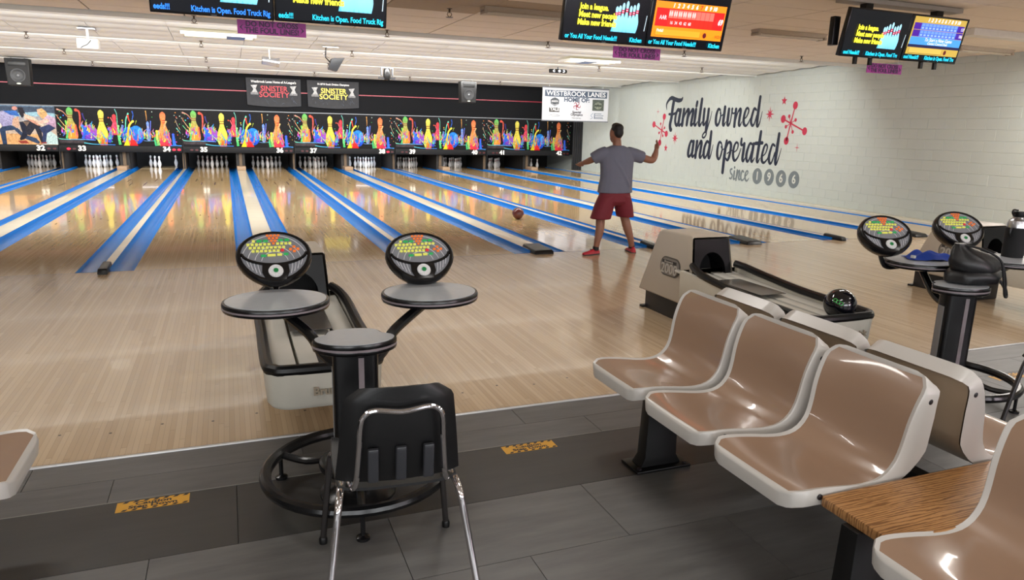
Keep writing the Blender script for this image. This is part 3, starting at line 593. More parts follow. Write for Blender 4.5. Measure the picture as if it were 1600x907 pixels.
for a in (31, 33, 35, 37, 39, 41):
    x0 = (CX[a]+CX[a-1])/2; x1 = x0+2*LW+NG+WG
    lab = 'masking unit printed with bowlers running, above lane thirty-two' if a == 31 else 'black masking unit printed with paint-splashed pins, numbered %s and %s' % (WORD(a), WORD(a+1))
    t = thing('masking_unit', lab, 'masking unit', (x0, YW-.10, .56), 0, 'masking units above the pins')
    MB().box(.003, 3.435, 0, .09, 0, 1.36).build('board', M_mask, t, bevel=.006)
    MB().box(.001, 3.437, -.02, .09, 1.335, 1.365).build('top_trim', M_trimg, t)
    MB().box(.001, .026, -.025, .09, -.515, 1.33).build('upright', M_mask, t)
    MB().box(.02, 3.418, -.03, 0, 0, .185).build('number_rail', M_mask, t, bevel=.006)
    ob('printed_graphic', people_print() if a == 31 else ME_splash, t, (0, -.004, .2), None)
    for n, x, sgn in ((a, .62, -1), (a+1, 3.438-.47, 1)):
        text('lane_number', str(n), .21, M_num, t, (x, -.033, .095), bold=.008, sx=1.05)
        for i, d in enumerate((.21, .36)):
            on = lit.get(n, (0, 0))[i if sgn > 0 else 1-i]
            MB().prism(ell(x+sgn*d, .085, .05, .03, 16), -.036, -.03, 'xz').build('indicator_lamp', M_led if on else M_ledoff, t, smooth=0)
    for n in (a, a+1):
        if n in (33, 34, 38): MB().box(CX[n]-x0-.5, CX[n]-x0+.5, .46, .55, .01, .06).build('pin_lamp', mat('pin_lamp_lit', (235, 240, 255), .4, emit=3.0), t, bevel=.008); MB().box(CX[n]-x0-.03, CX[n]-x0+.03, .08, .5, .03, .05).build('lamp_bracket', M_black, t)
# pins
M_pin = mat('pin_white', (236, 236, 238), .18, var=.02); M_pinr = mat('pin_red', (190, 36, 48), .25)
prof = [(.0258, 0), (.034, .015), (.044, .04), (.052, .07), (.0585, .1), (.0605, .115), (.0575, .149), (.045, .184), (.0318, .219), (.0262, .245), (.0245, .256), (.0232, .262), (.0228, .270), (.0232, .278), (.024, .286), (.0255, .298), (.03, .322), (.0318, .34), (.0295, .36), (.019, .374), (.004, .381)]
mb = MB(); n = 14
for i in range(len(prof)-1):
    mb.mi = 1 if .256 <= (prof[i][1]+prof[i+1][1])/2 <= .262 or .278 <= (prof[i][1]+prof[i+1][1])/2 <= .286 else 0
    r0, z0 = prof[i]; r1, z1 = prof[i+1]
    mb.add([(r0*math.cos(2*PI*j/n), r0*math.sin(2*PI*j/n), z0) for j in range(n)]+[(r1*math.cos(2*PI*j/n), r1*math.sin(2*PI*j/n), z1) for j in range(n)], [(j, (j+1) % n, n+(j+1) % n, n+j) for j in range(n)])
ME_pin = mb.mesh('bowling_pin', [M_pin, M_pinr], recalc=False, smooth=70)
POS = {1: (0, 0), 2: (-.152, .264), 3: (.152, .264), 4: (-.305, .528), 5: (0, .528), 6: (.305, .528), 7: (-.457, .792), 8: (-.152, .792), 9: (.152, .792), 10: (.457, .792)}
PNAME = {1: 'the front head pin', 2: 'left one of the second row', 3: 'right one of the second row', 4: 'left one of the third row', 5: 'middle one of the third row', 6: 'right one of the third row', 7: 'leftmost of the back row', 8: 'inner left of the back row', 9: 'inner right of the back row', 10: 'rightmost of the back row'}
for k in range(32, 43):
    which = {34: (1, 2, 4, 10), 42: (1, 2, 4)}.get(k, range(1, 11))
    for n_ in which:
        o = ob('bowling_pin', ME_pin, None, (CX[k]+POS[n_][0], 18.29+POS[n_][1], 0), (0, 0, n_))
        tag(o, '%s bowling pin, %s, on lane %s' % ('brightly lit white' if k in (33, 34, 38) else 'dim white', PNAME[n_], WORD(k)), 'bowling pin', 'pins on lane %s' % WORD(k))
# lit pin decks
for k in (33, 34, 38):
    area_light('pin_deck_light', (CX[k], 17.55, .56), (math.radians(55), 0, 0), .9, .06, 14, (.82, .9, 1))
for k in range(31, 43):
    if k in (33, 34, 38): continue
    area_light('pin_deck_light', (CX[k], 17.55, .56), (math.radians(55), 0, 0), .9, .06, 1.2, (1, .9, .8))
# balls
def ball(name, loc, m, label, rot=(0, 0, 0)):
    t = thing(name, label, 'bowling ball', loc)
    bm = bmesh.new(); bmesh.ops.create_uvsphere(bm, u_segments=40, v_segments=24, radius=.108); me = bpy.data.meshes.new('ball'); bm.to_mesh(me); bm.free()
    me.materials.append(m)
    for p in me.polygons: p.use_smooth = True
    ob('ball', me, t, (0, 0, .108)); return t
mm = mat('ball_marble', (96, 40, 36), .08, var=.9, scale=9, coat=.5)
t = ball('bowling_ball', (5.87, 3.34, 0), mm, 'dark red marbled bowling ball rolling down the lane ahead of the bowler')
# ================================================================ HUNG THINGS
# loudspeakers on the black wall
def speaker(x, y, label):
    t = thing('loudspeaker', label, 'loudspeaker', (x, y, 2.35), 0, 'hanging loudspeakers')
    MB().prism([(-.25, 0), (.25, 0), (.27, .67), (-.27, .67)], 0, .32, 'xz').build('cabinet', mat('cabinet_black', (7, 7, 8), .6), t, bevel=.02)
    MB().prism(rrect(-.23, .23, .02, .64, .03), -.008, 0, 'xz').build('grille', mat('grille', (14, 14, 16), .7, scale=90, var=.25), t)
    MB().lathe([(.165, 0), (.17, .012), (.145, .014), (.13, .006), (.06, .002), (.055, .003), (.0, .003)], 24).build('woofer', mat('cone', (34, 35, 38), .5), t, (0, -.008, .25), (RX, 0, 0))
    MB().lathe([(.03, 0), (.02, .015), (0, .02)], 14).build('dust_cap', mat('dust_cap', (120, 122, 124), .4), t, (0, -.01, .25), (RX, 0, 0))
    MB().prism([(-.19, .48), (.19, .48), (.19, .61), (-.19, .61)], -.014, -.008, 'xz').build('horn', M_black, t, bevel=.004)
    MB().prism(ell(0, .05, .05, .018, 14), -.014, -.008, 'xz').build('badge', mat('badge', (205, 210, 190), .4), t)
    MB().tube([(-.15, .16, .66), (-.15, .16, .684 if y < 14 else .79)], .015).build('bracket', M_black, t); MB().tube([(.15, .16, .66), (.15, .16, .684 if y < 14 else .79)], .015).build('bracket', M_black, t)
speaker(-3.80, 13.55, 'black hanging loudspeaker above the bowlers-running masking unit at far left')
speaker(8.45, 14.3, 'black hanging loudspeaker between the second banner and the white sign')
# banners
def banner(x0, x1, label, top, tcol, l1, l2, zt):
    w = x1-x0; t = thing('hanging_banner', label, 'banner', ((x0+x1)/2, YW-.06, 2.12), 0, 'banners on the black wall')
    mb = MB(); nx, nz = 16, 8; vs_ = []
    for j in range(nz+1):
        for i in range(nx+1):
            u = i/nx*2-1; v = j/nz; vs_.append((u*w/2*(1-.015*(1-v)), -.02*math.cos(u*4)*(1-v)-.03*(1-v)**2, .86*v-.05*(1-v)*(1-u*u)))
    mb.add(vs_, [(j*(nx+1)+i, j*(nx+1)+i+1, (j+1)*(nx+1)+i+1, (j+1)*(nx+1)+i) for j in range(nz) for i in range(nx)])
    mb.build('cloth', mat('banner_cloth', (30, 31, 36), .7, var=.5, scale=7), t, recalc=False, smooth=80)
    p = Print(); r = random.Random(int(x0*10))
    for i in range(22):
        x = r.uniform(-.75, .75)*w/2*1.1; z = r.uniform(.02, .34); a = r.uniform(.4, 2.6)
        if abs(x) > w*.46: continue
        p.strip([(x, z), (x+.06*math.cos(a), z+.05*math.sin(a)), (x+.12*math.cos(a+.4), z+.09*math.sin(a-.3))], (.012, .004), (88, 94, 108))
    for s_ in (-1, 1):
        cx = s_*w*.355
        p.poly([(cx-.11, .62), (cx+.1, .64), (cx+.04, .52), (cx+.11, .36), (cx-.11, .36), (cx-.03, .5)], (196, 196, 196)); p.poly([(cx-.12, .33), (cx+.12, .33), (cx+.12, .4), (cx-.12, .4)], (140, 140, 142))
    ob('emblem_print', p.mesh('emblem_print', M_print), t, (0, -.052, 0))
    text('lettering', top, zt, mat('banner_white', (190, 190, 190), .5), t, (0, -.058, .74), bold=.004, sx=.85)
    mt = mat('banner_'+tcol, {'red': (170, 40, 52), 'yellow': (226, 206, 84)}[tcol], .5)
    text('lettering', l1, .235, mt, t, (0, -.062, .52), bold=.004, sx=.92); text('lettering', l2, .235, mt, t, (0, -.062, .33), bold=.004, sx=1.02)
banner(1.73, 3.45, 'black cloth banner lettered SINISTER SOCIETY in red', "Westbrook Lanes Home of A-League's", 'red', 'SINISTER', 'SOCIETY', .105)
banner(3.65, 5.37, 'black cloth banner lettered SINISTER SOCIETY in yellow', "01-20'10 South Division Champions", 'yellow', 'SINISTER', 'SOCIETY', .085)
# white sign hanging at the right end of the lanes
t = thing('hanging_sign', 'white sign reading WESTBROOK LANES HOME OF hung above lane 42', 'sign', (12.18, 14.0, 1.86))
MB().box(-1.24, 1.24, 0, .05, 0, 1.08).build('panel', mat('sign_white', (216, 218, 224), .35, var=.02), t, bevel=.01)
MB().box(-1.25, 1.25, -.004, .055, 1.06, 1.1).build('frame_rail', M_trimg, t); MB().box(-1.25, 1.25, -.004, .055, -.02, .012).build('frame_rail', M_trimg, t)
M_sgn = mat('sign_slate', (74, 88, 108), .5); M_sg2 = mat('sign_grey', (120, 126, 134), .5)
MB().box(-1.17, 1.17, -.004, 0, .78, .99).build('title_band', M_sgn, t)
text('lettering', 'WESTBROOK LANES', .215, mat('sign_text_white', (240, 240, 242), .5), t, (0, -.006, .885), bold=.003, sx=1.12)
text('lettering', 'HOME OF:', .19, M_sgn, t, (.02, -.003, .69), bold=.008, sx=1.1)
def logo(f):
    p = Print(); f(p); ob('logo_print', p.mesh('logo_print', M_print), t, (0, -.004, 0))
def shield(p, cx=-.80, cz=.60, c=(112, 118, 124)):
    p.poly([(cx-.16, cz+.08), (cx-.1, cz+.12), (cx, cz+.16), (cx+.1, cz+.12), (cx+.16, cz+.08), (cx+.15, cz-.06), (cx, cz-.13), (cx-.15, cz-.06)], c); p.poly([(cx-.12, cz+.06), (cx+.12, cz+.06), (cx+.12, cz-.0), (cx-.12, cz-.0)], (214, 216, 220)); p.strip([(cx-.12, cz-.05), (cx, cz-.09), (cx+.12, cz-.05)], .02, (214, 216, 220))
def crest(p): p.poly([(.62, .36), (1.06, .36), (1.06, .73), (.62, .73)], (104, 112, 104)); p.poly(ell(.84, .53, .15, .12, 18), (160, 166, 150)); p.poly([(.7, .5), (.98, .5), (.98, .56), (.7, .56)], (90, 98, 88))
def rings5(p):
    p.poly(ell(.03, .5, .035, .035, 12), (190, 70, 90))
    for i in range(5):
        a = 2*PI*i/5+.3; p.strip([(.03+.03*math.cos(a), .5+.03*math.sin(a)), (.03+.12*math.cos(a+.5), .5+.12*math.sin(a+.5)), (.03+.13*math.cos(a+1.1), .5+.13*math.sin(a+1.1))], (.03, .014), (190, 70, 90))
def lines_(p):
    p.poly([(.70, .09), (.73, .09), (.73, .27), (.70, .27)], (120, 150, 190))
    for z, x0, x1 in ((.25, .70, .98), (.19, .70, 1.06), (.13, .70, 1.04), (.09, .70, 1.06)): p.poly([(x0, z), (x1, z), (x1, z+.022), (x0, z+.022)], (150, 160, 176))
for f_ in (shield, crest, rings5, lines_, lambda p: p.poly([(-1.0, .28), (-.62, .28), (-.62, .43), (-1.0, .43)], (96, 92, 88)), lambda p: p.strip([(-1.02, .16), (-.8, .2), (-.6, .16), (-.9, .13)], .012, (150, 154, 160)), lambda p: p.strip([(.66, .28), (.58, .2), (.64, .12), (.56, .08)], .014, (120, 150, 190))): logo(f_)
text('lettering', 'YALE', .15, mat('sign_text_white', (240, 240, 242)), t, (-.81, -.03, .365), bold=.004); text('lettering', 'Special\nOlympics', .105, mat('sign_dark', (50, 50, 56), .5), t, (.03, -.006, .25), bold=.003, sx=1.15, line=.8); text('lettering', 'New Jersey', .075, M_sg2, t, (.03, -.006, .10))
for x in (-1.0, 1.0): MB().tube([(x, .02, 1.08), (x, .02, 1.24)], .006).build('hanger', M_steel, t)

# overhead score monitors
M_bez = mat('monitor_black', (12, 13, 16), .25); M_scr = mat('screen_dark', (14, 17, 26), .2, emit=.12)
E_ = lambda n, c, e=1.0: mat(n, c, .4, emit=e)
M_cy = E_('ticker_cyan', (30, 200, 230), 1.1); M_bl = E_('ticker_blue', (40, 130, 250), 1.1); M_ye = E_('screen_yellow', (248, 238, 60), 1.0)
M_scrp = col_mat('screen_print', .3, .95)
def screen_pins(p, x, z, s):
    p.poly([(x-.02*s, z), (x+.52*s, z), (x+.50*s, z+.2*s), (x+.02*s, z+.2*s)], (90, 190, 220))
    for i, (dx, h) in enumerate(((.06, .45), (.12, .47), (.19, .52), (.27, .56), (.35, .48), (.42, .50), (.49, .54))):
        p.poly(pin_outline(x+dx*s, z, h*s, .055*s), (120, 200, 232), (170, 222, 240))
        p.poly([(x+dx*s-.024*s, z+h*s*.64), (x+dx*s+.024*s, z+h*s*.64), (x+dx*s+.026*s, z+h*s*.76), (x+dx*s-.026*s, z+h*s*.76)], (210, 50, 90))
        p.poly([(x+dx*s-.022*s, z+h*s*.69), (x+dx*s+.022*s, z+h*s*.69), (x+dx*s+.022*s, z+h*s*.71), (x+dx*s-.022*s, z+h*s*.71)], (235, 220, 230))
def score_print(orange):
    p = Print()
    bg = (250, 140, 20) if orange else (190, 160, 70)
    p.poly([(-.405, -.13), (.405, -.13), (.405, .195), (-.405, .195)], bg)
    if orange:
        p.poly([(-.385, -.03), (.395, -.03), (.395, .135), (-.385, .135)], (226, 24, 24))
        for i in range(10): p.poly([(-.245+.052*i, .05), (-.197+.052*i, .05), (-.197+.052*i, .125), (-.245+.052*i, .125)], (240, 110, 96)); p.poly([(-.245+.052*i, -.025), (-.197+.052*i, -.025), (-.197+.052*i, .045), (-.245+.052*i, .045)], (238, 40, 24))
        for i in range(6):
            for j in (0, 1): p.poly(ell(-.234+.052*i+.022*j, .09, .009, .026, 8), (246, 200, 196))
    else:
        for r_ in (0, 1):
            z = .06-.075*r_
            p.poly([(-.385, z), (-.28, z), (-.28, z+.07), (-.385, z+.07)], (70, 20, 150)); p.poly([(.29, z), (.395, z), (.395, z+.07), (.29, z+.07)], (60, 20, 150)); p.poly([(-.28, z), (.29, z), (.29, z+.07), (-.28, z+.07)], (70, 110, 220))
            for i in range(10): p.poly([(-.272+.056*i, z+.036), (-.226+.056*i, z+.036), (-.226+.056*i, z+.064), (-.272+.056*i, z+.064)], (110, 150, 240)); p.poly([(-.266+.056*i, z+.01), (-.232+.056*i, z+.01), (-.232+.056*i, z+.028), (-.266+.056*i, z+.028)], (150, 180, 250))
        p.poly([(-.395, -.1), (.4, -.1), (.4, -.018), (-.395, -.018)], (70, 150, 220)); p.poly([(-.405, -.13), (.405, -.13), (.405, -.1), (-.405, -.1)], (24, 24, 70))
        p.poly([(-.405, -.205), (.405, -.205), (.405, -.13), (-.405, -.13)], bg)
    z0 = -.115 if orange else -.195
    p.poly([(-.37, z0), (.15, z0), (.15, z0+.055), (-.37, z0+.055)], (222, 110, 10) if orange else (120, 100, 40)); p.poly([(-.365, z0+.005), (.145, z0+.005), (.145, z0+.058), (-.365, z0+.058)], (255, 160, 40) if orange else (208, 178, 84))
    p.poly(ell(.2, z0+.028, .022, .026, 12), (90, 20, 24))
    return p.mesh('screen_image', M_scrp)
def league_print(s=1.0):
    p = Print(); screen_pins(p, .0, -.085, .5); p.poly([(.345, -.06), (.353, -.06), (.36, .08), (.354, .08)], (190, 210, 220)); return p.mesh('screen_image', M_scrp)
ME_league = league_print(); ME_or = score_print(True); ME_go = score_print(False)
def monitors(x0, x1, zb, name_label, content, tick, tl, ticol):
    t = thing('score_monitor', name_label, 'monitor', ((x0+x1)/2, -2.35, zb), 0, 'overhead score monitors')
    w = (x1-x0)/2; tilt = math.radians(12.5); H = .50
    rig = (tilt, 0, 0)
    for s_, kind, tk in ((-.5, content[0], tick[0]), (.5, content[1], tick[1])):
        sc = MB().box(-w/2+.002, w/2-.002, 0, .06, 0, H).build('display', M_bez, t, (s_*w, 0, 0), rig, bevel=.006)
        MB().box(-w/2+.014, w/2-.014, -.002, 0, .016, H-.014).build('screen', M_scr, sc)
        cz = {'league': .195, 'orange': .225, 'gold': .285}[kind]
        if kind == 'league':
            ob('screen_image', ME_league, sc, (.06, -.004, cz), None)
            for i, l in enumerate(('Join a league.', 'Meet new people', 'Make new friends')):
                text('screen_text', l, .072, M_ye, sc, (-.30-.004*i, -.016, cz+.115-.068*i), bold=.0028, sx=.78, align='LEFT')
        elif kind in ('orange', 'gold'):
            ob('screen_image', ME_or if kind == 'orange' else ME_go, sc, (0, -.004, cz-.0), None)
            Mt = E_('score_white', (240, 236, 240), .9)
            for i in range(10): text('screen_text', str(i+1), .052, Mt if (kind == 'gold' or i != 6) else E_('score_red', (230, 60, 20), .9), sc, (-.22+.052*i, -.03, cz+.163), bold=.002, sx=.9, shear=.2)
            if kind == 'orange':
                text('screen_text', 'AAR', .055, Mt, sc, (-.32, -.03, cz+.05), sx=.75); text('screen_text', '69', .075, Mt, sc, (.34, -.03, cz+.045), sx=.7, bold=.002, shear=.2)
                for i, l in enumerate(('16', '34', '43', '62', '68')): text('screen_text', l, .042, Mt, sc, (-.22+.052*i, -.03, cz+.008), sx=.75)
                text('screen_text', 'Pinfall', .04, Mt, sc, (-.33, -.03, cz-.068), sx=.8); text('screen_text', 'H.D.P', .042, E_('score_dark', (120, 50, 10), .5), sc, (.35, -.03, cz-.09), sx=.8)
            else:
                text('screen_text', 'To Start a New Game', .056, Mt, sc, (.02, -.03, cz-.042), sx=.85, shear=.2); text('screen_text', 'Contact Control Desk', .04, Mt, sc, (.02, -.03, cz-.08), sx=.85, shear=.2)
                for i, l in enumerate(('137', '106')): text('screen_text', l, .05, Mt, sc, (.34, -.03, cz+.094-.075*i), sx=.75)
        for x, l in tk: text('ticker_text', l, .058, ticol if s_ < 0 else tl, sc, (x, -.02, .048), bold=.0016, sx=.74, align='LEFT')
        MB().box(-.02, .02, -.004, 0, .006, .012).build('brand_mark', mat('brand_grey', (90, 92, 96), .4), sc)
    MB().box(-w*.98, w*.98, -.02, .16, .565, .615).build('mount_beam', mat('mount_grey', (150, 140, 128), .6), t, bevel=.006)
    for s_ in (-.6, .6): MB().tube([(s_*w, .08, .5), (s_*w, .08, CEIL-zb)], .018).build('mount_post', M_black, t); MB().box(s_*w-.05, s_*w+.05, .0, .09, .30, .58).build('mount_arm', M_black, t)
    return t
K1 = 'or You All Your Food Needs!!!'; K2 = 'Kitchen is Open. Food Truck Rig'
monitors(.549, 2.345, 2.425, 'pair of overhead monitors at upper left showing blue ticker text', ('league', 'league'), (((-.42, 'eeds!!!'), (-.16, K2)), ((-.42, 'eeds!!!'), (-.16, K2))), M_cy, M_bl)
monitors(3.96, 5.76, 2.435, 'pair of overhead monitors showing a league advert and an orange score sheet', ('league', 'orange'), (((-.42, K1), (.26, 'Kitchen')), ((-.43, K1), (.26, 'Kitchen'))), M_cy, M_cy)
t = monitors(7.30, 9.08, 2.48, 'pair of overhead monitors showing a league advert and a blue score sheet', ('league', 'gold'), (((-.42, 'ood Needs!!!'), (-.10, 'Kitchen is Open. Food Tru')), ((-.42, 'ood Needs!!!'), (-.10, 'Kitchen is Open. Food Tru'))), M_cy, M_cy)
for x in (-.62, -.40, .38, .60): MB().box(x-.02, x+.02, .02, .05, -.07, .02).build('mount_tab', M_black, t)
MB().box(-.93, -.84, .08, .15, .12, .42).build('side_box', M_black, t, bevel=.01)
# purple foul line signs
M_pur = mat('sign_purple', (150, 44, 132), .5); M_purd = mat('sign_purple_dark', (58, 22, 66), .5)
for x, z, lab, wires in ((1.43, 2.37, 'purple do not cross foul lines sign under the upper left monitors', .05), (4.83, 2.37, 'purple do not cross foul lines sign under the orange score monitor', .05), (8.08, 2.385, 'purple do not cross foul lines sign hung on wires below right monitors', .07)):
    t = thing('foul_line_sign', lab, 'sign', (x, -2.265, z-.05), 0, 'purple foul line signs')
    MB().box(-.265, .265, 0, .006, 0, .108).build('plate', M_pur, t)
    text('lettering', 'DO NOT CROSS', .058, M_purd, t, (0, -.003, .078), bold=.0016, sx=.95); text('lettering', 'THE FOUL LINES!', .058, M_purd, t, (0, -.003, .03), bold=.0016, sx=.95)
    for s_ in (-1, 1):
        MB().tube([(s_*.21, .003, .1), (s_*.195, .003, .1+wires+.02)], .0015).build('wire', M_steel, t); MB().tube([(s_*.21, .003, .1), (s_*.235, .003, .1+wires+.02)], .0015).build('wire', M_steel, t)
        MB().prism([(s_*.25, .05), (s_*.22, .075), (s_*.235, .05), (s_*.22, .025)], -.003, 0, 'xz').build('arrow_mark', M_purd, t, smooth=0)

# ceiling fixtures
def strip_light(x, y, label):
    t = thing('strip_light', label, 'ceiling light', (x, y, CEIL), 0, 'strip lights over the approach')
    mb = MB(); mb.prism([(-.10, 0), (.10, 0), (.07, -.06), (-.07, -.06)], -.63, .63, 'yz'); mb.build('housing', mat('fixture_tan', (176, 162, 146), .5), t, bevel=.004)
    for dy in (-.05, .05): MB().tube([(-.58, dy, -.073), (.58, dy, -.073)], .013, 10).build('tube', mat('tube_dim', (190, 178, 160), .3, emit=.08), t)
    for s_ in (-1, 1): MB().box(s_*.61-.02, s_*.61+.02, -.085, .085, -.088, -.045).build('socket', mat('fixture_tan', (150, 136, 120)), t)
strip_light(4.75, .36, 'dim strip light on the ceiling left of the orange score monitor'); strip_light(8.88, .25, 'dim strip light on the ceiling between the two right monitor pairs'); strip_light(12.85, .14, 'dim strip light on the ceiling right of the rightmost monitors')
def troffer(x, y, label, bx):
    t = thing('recessed_troffer', label, 'ceiling light', (x, y, 3.105-.12*((y-3.45) % 3.5)/3.5), 0, 'open troffers over the lanes')
    mb = MB()
    for a in ((-.6, .6, -.3, -.27), (-.6, .6, .27, .3), (-.6, -.57, -.27, .27), (.57, .6, -.27, .27)): mb.box(*a, -.02, .03)
    mb.build('frame', M_white, t, bevel=.004); MB().box(-.57, .57, -.27, .27, .02, .03).build('reflector', mat('troffer_cream', (236, 222, 190), .4, emit=.25), t)
    for dy in (-.13, .13): MB().tube([(-.55, dy, -.0), (.55, dy, -.0)], .014, 8).build('tube', mat('tube_lit', (250, 244, 226), .3, emit=1.6), t)
    MB().box(bx, bx+.3, -.26, .26, -.016, -.01).build('blue_sheet', mat('blue_sheet', (70, 120, 190), .3), t)
troffer(1.02, 5.36, 'open ceiling troffer with blue sheet under the upper left monitors', .12); troffer(8.40, 5.75, 'open ceiling troffer with blue sheet near the orange score monitor', -.2)
# sprinklers
mb = MB(); mb.lathe([(.035, 0), (.035, -.008), (.014, -.012), (.012, -.05), (.02, -.055)], 10); mb.tube([(-.02, 0, -.05), (-.03, 0, -.08), (0, 0, -.11)], .005, 6); mb.tube([(.02, 0, -.05), (.03, 0, -.08), (0, 0, -.11)], .005, 6); mb.lathe([(.045, -.108), (.05, -.112), (.0, -.116)], 10)
mb2 = MB(); mb2.lathe([(.012, 0), (.012, .13)], 8); mb2.box(-.06, .06, -.012, .012, .125, .14); mb2.lathe([(.03, .0), (.032, -.012), (.01, -.02)], 10)
ME_spr = mb.mesh('sprinkler_head', mat('sprinkler_brass', (84, 70, 56), .4, metal=.6)); ME_spr2 = mb2.mesh('sprinkler_drop', mat('sprinkler_grey', (92, 86, 80), .5))
SPR = [(.696, 3.27), (-2.13, 6.76), (.696, 6.6), (-2.16, 10.2), (-2.16, 13.9), (.70, 10.4), (.69, 13.9), (3.8, .73), (3.53, 3.34), (3.51, 6.73), (3.56, 13.9), (6.49, 7.1), (6.5, 10.6), (6.41, 13.9), (9.4, 13.95), (6.36, 3.36), (9.24, 6.88), (9.13, 3.3), (11.47, 6.0), (9.9, .48), (11.5, 2.84), (12.5, .55), (3.5, 10.3), (9.3, 10.5)]
for x, y in SPR:
    zc = CEIL if y < 3.4 else 3.175-.12*((y-3.48) % 3.5)/3.5-.012
    o = ob('sprinkler_head', ME_spr, None, (x, y, zc+.004)); lk = min(CX, key=lambda k: abs(CX[k]-x)); tag(o, 'small brass ceiling sprinkler above lane %s, in the %s row' % (WORD(lk), ('nearest', 'second', 'third', 'fourth', 'farthest')[(y > 2)+(y > 5)+(y > 9)+(y > 13)]), 'sprinkler', 'ceiling sprinklers')
# lane lighting instruments
def ceil_z(y): return 3.175-.12*((y-3.48) % 3.5)/3.5-.012
y = 5.82; t = thing('projector', 'white ceiling projector over the far left lanes', 'projector', (-1.05, y, ceil_z(y)))
MB().box(-.16, .16, -.12, .12, -.34, -.17).build('body', M_white, t, bevel=.02); MB().tube([(0, 0, 0), (0, 0, -.18)], .022).build('mount_pole', M_white, t); MB().box(-.13, .13, -.1, .1, -.02, 0).build('mount_plate', M_steel, t)
MB().lathe([(.04, 0), (.045, .03), (.03, .032), (.028, .01), (0, .008)], 14).build('lens', M_black, t, (-.06, .12, -.25), (-RX, 0, 0)); MB().tube(cat_rom([(.06, -.125, -.2), (.0, -.13, -.27), (-.06, -.125, -.3), (-.1, -.125, -.33)]), .006, 6).build('cable', M_black, t)
y = 8.3; t = thing('spotlight', 'silver can spotlight on the ceiling above the left banner', 'spotlight', (2.0, y, ceil_z(y)))
MB().lathe([(.07, 0), (.085, .01), (.085, .3), (.095, .31), (.095, .36), (.08, .36), (.075, .33), (0, .33)], 18).build('can', M_steel, t, (-.16, 0, -.22), (0, math.radians(97), 0)); MB().tube([(0, -.1, -.2), (0, -.1, -.06), (0, .1, -.06), (0, .1, -.2)], .008).build('yoke', M_white, t); MB().tube([(0, 0, -.06), (0, 0, 0)], .012).build('stem', M_white, t)
y = 6.3; t = thing('wash_light', 'black angled wash light hanging from the ceiling near the right banner', 'spotlight', (3.08, y, ceil_z(y)))
MB().hexa([(-.11, -.1, -.42), (.05, -.1, -.46), (.05, .1, -.46), (-.11, .1, -.42)], [(-.05, -.14, -.22), (.2, -.14, -.2), (.2, .14, -.2), (-.05, .14, -.22)]).build('head', mat('wash_grey', (62, 64, 68), .4), t, bevel=.012)
MB().tube([(-.14, 0, 0), (-.15, 0, -.2), (-.04, 0, -.32)], .012).build('yoke', M_black, t); MB().box(-.2, .1, -.04, .04, -.016, 0).build('mount_plate', M_steel, t); MB().tube(cat_rom([(-.1, -.05, -.02), (-.19, -.06, -.14), (-.08, -.06, -.22)]), .005, 6).build('cable', M_steel, t)
y = 10.85; t = thing('moving_light', 'grey moving-head light on the ceiling between the banner and loudspeaker', 'spotlight', (5.07, y, ceil_z(y)))
MB().box(-.13, .13, -.1, .1, -.11, -.012).build('base', M_white, t, bevel=.01); MB().box(-.16, -.13, -.05, .05, -.3, -.05).build('arm', mat('wash_grey', (62, 64, 68)), t); MB().box(.13, .16, -.05, .05, -.3, -.05).build('arm', mat('wash_grey', (62, 64, 68)), t)
MB().lathe([(.06, .2), (.085, .12), (.1, -.02), (.07, -.12), (0, -.13)], 16).build('head', M_black, t, (0, 0, -.28)); MB().box(-.22, .22, -.03, .03, -.38, -.33).build('cross_bar', M_blackm, t)
y = 8.4; t = thing('light_bar', 'black curved light bar on the ceiling left of the white sign', 'spotlight', (8.88, y, ceil_z(y)))
mb = MB(); mb.tube([(.24*math.sin(a), -.1*math.cos(a)+.06, -.10) for a in [(-1.2+2.4*i/10) for i in range(11)]], .05, 10); mb.build('bar', M_black, t)
for s_ in (-1, 0, 1): MB().lathe([(.036, 0), (.036, .02), (.02, .022), (0, .015)], 12).build('lens', mat('lens_grey', (120, 124, 130), .15), t, (s_*.13, -.085+.03*abs(s_), -.10), (RX, 0, 0))
MB().tube([(0, 0, -.06), (0, 0, 0)], .015).build('stem', M_black, t)
y = 7.45; t = thing('dome_sensor', 'small black dome fitting on the ceiling above the bowler', 'ceiling fitting', (9.93, y, ceil_z(y)))
MB().lathe([(.09, 0), (.1, -.02), (.07, -.06), (0, -.075)], 16).build('dome', M_black, t); MB().lathe([(.12, .004), (.12, -.012), (.08, -.014)], 16).build('flange', M_white, t)
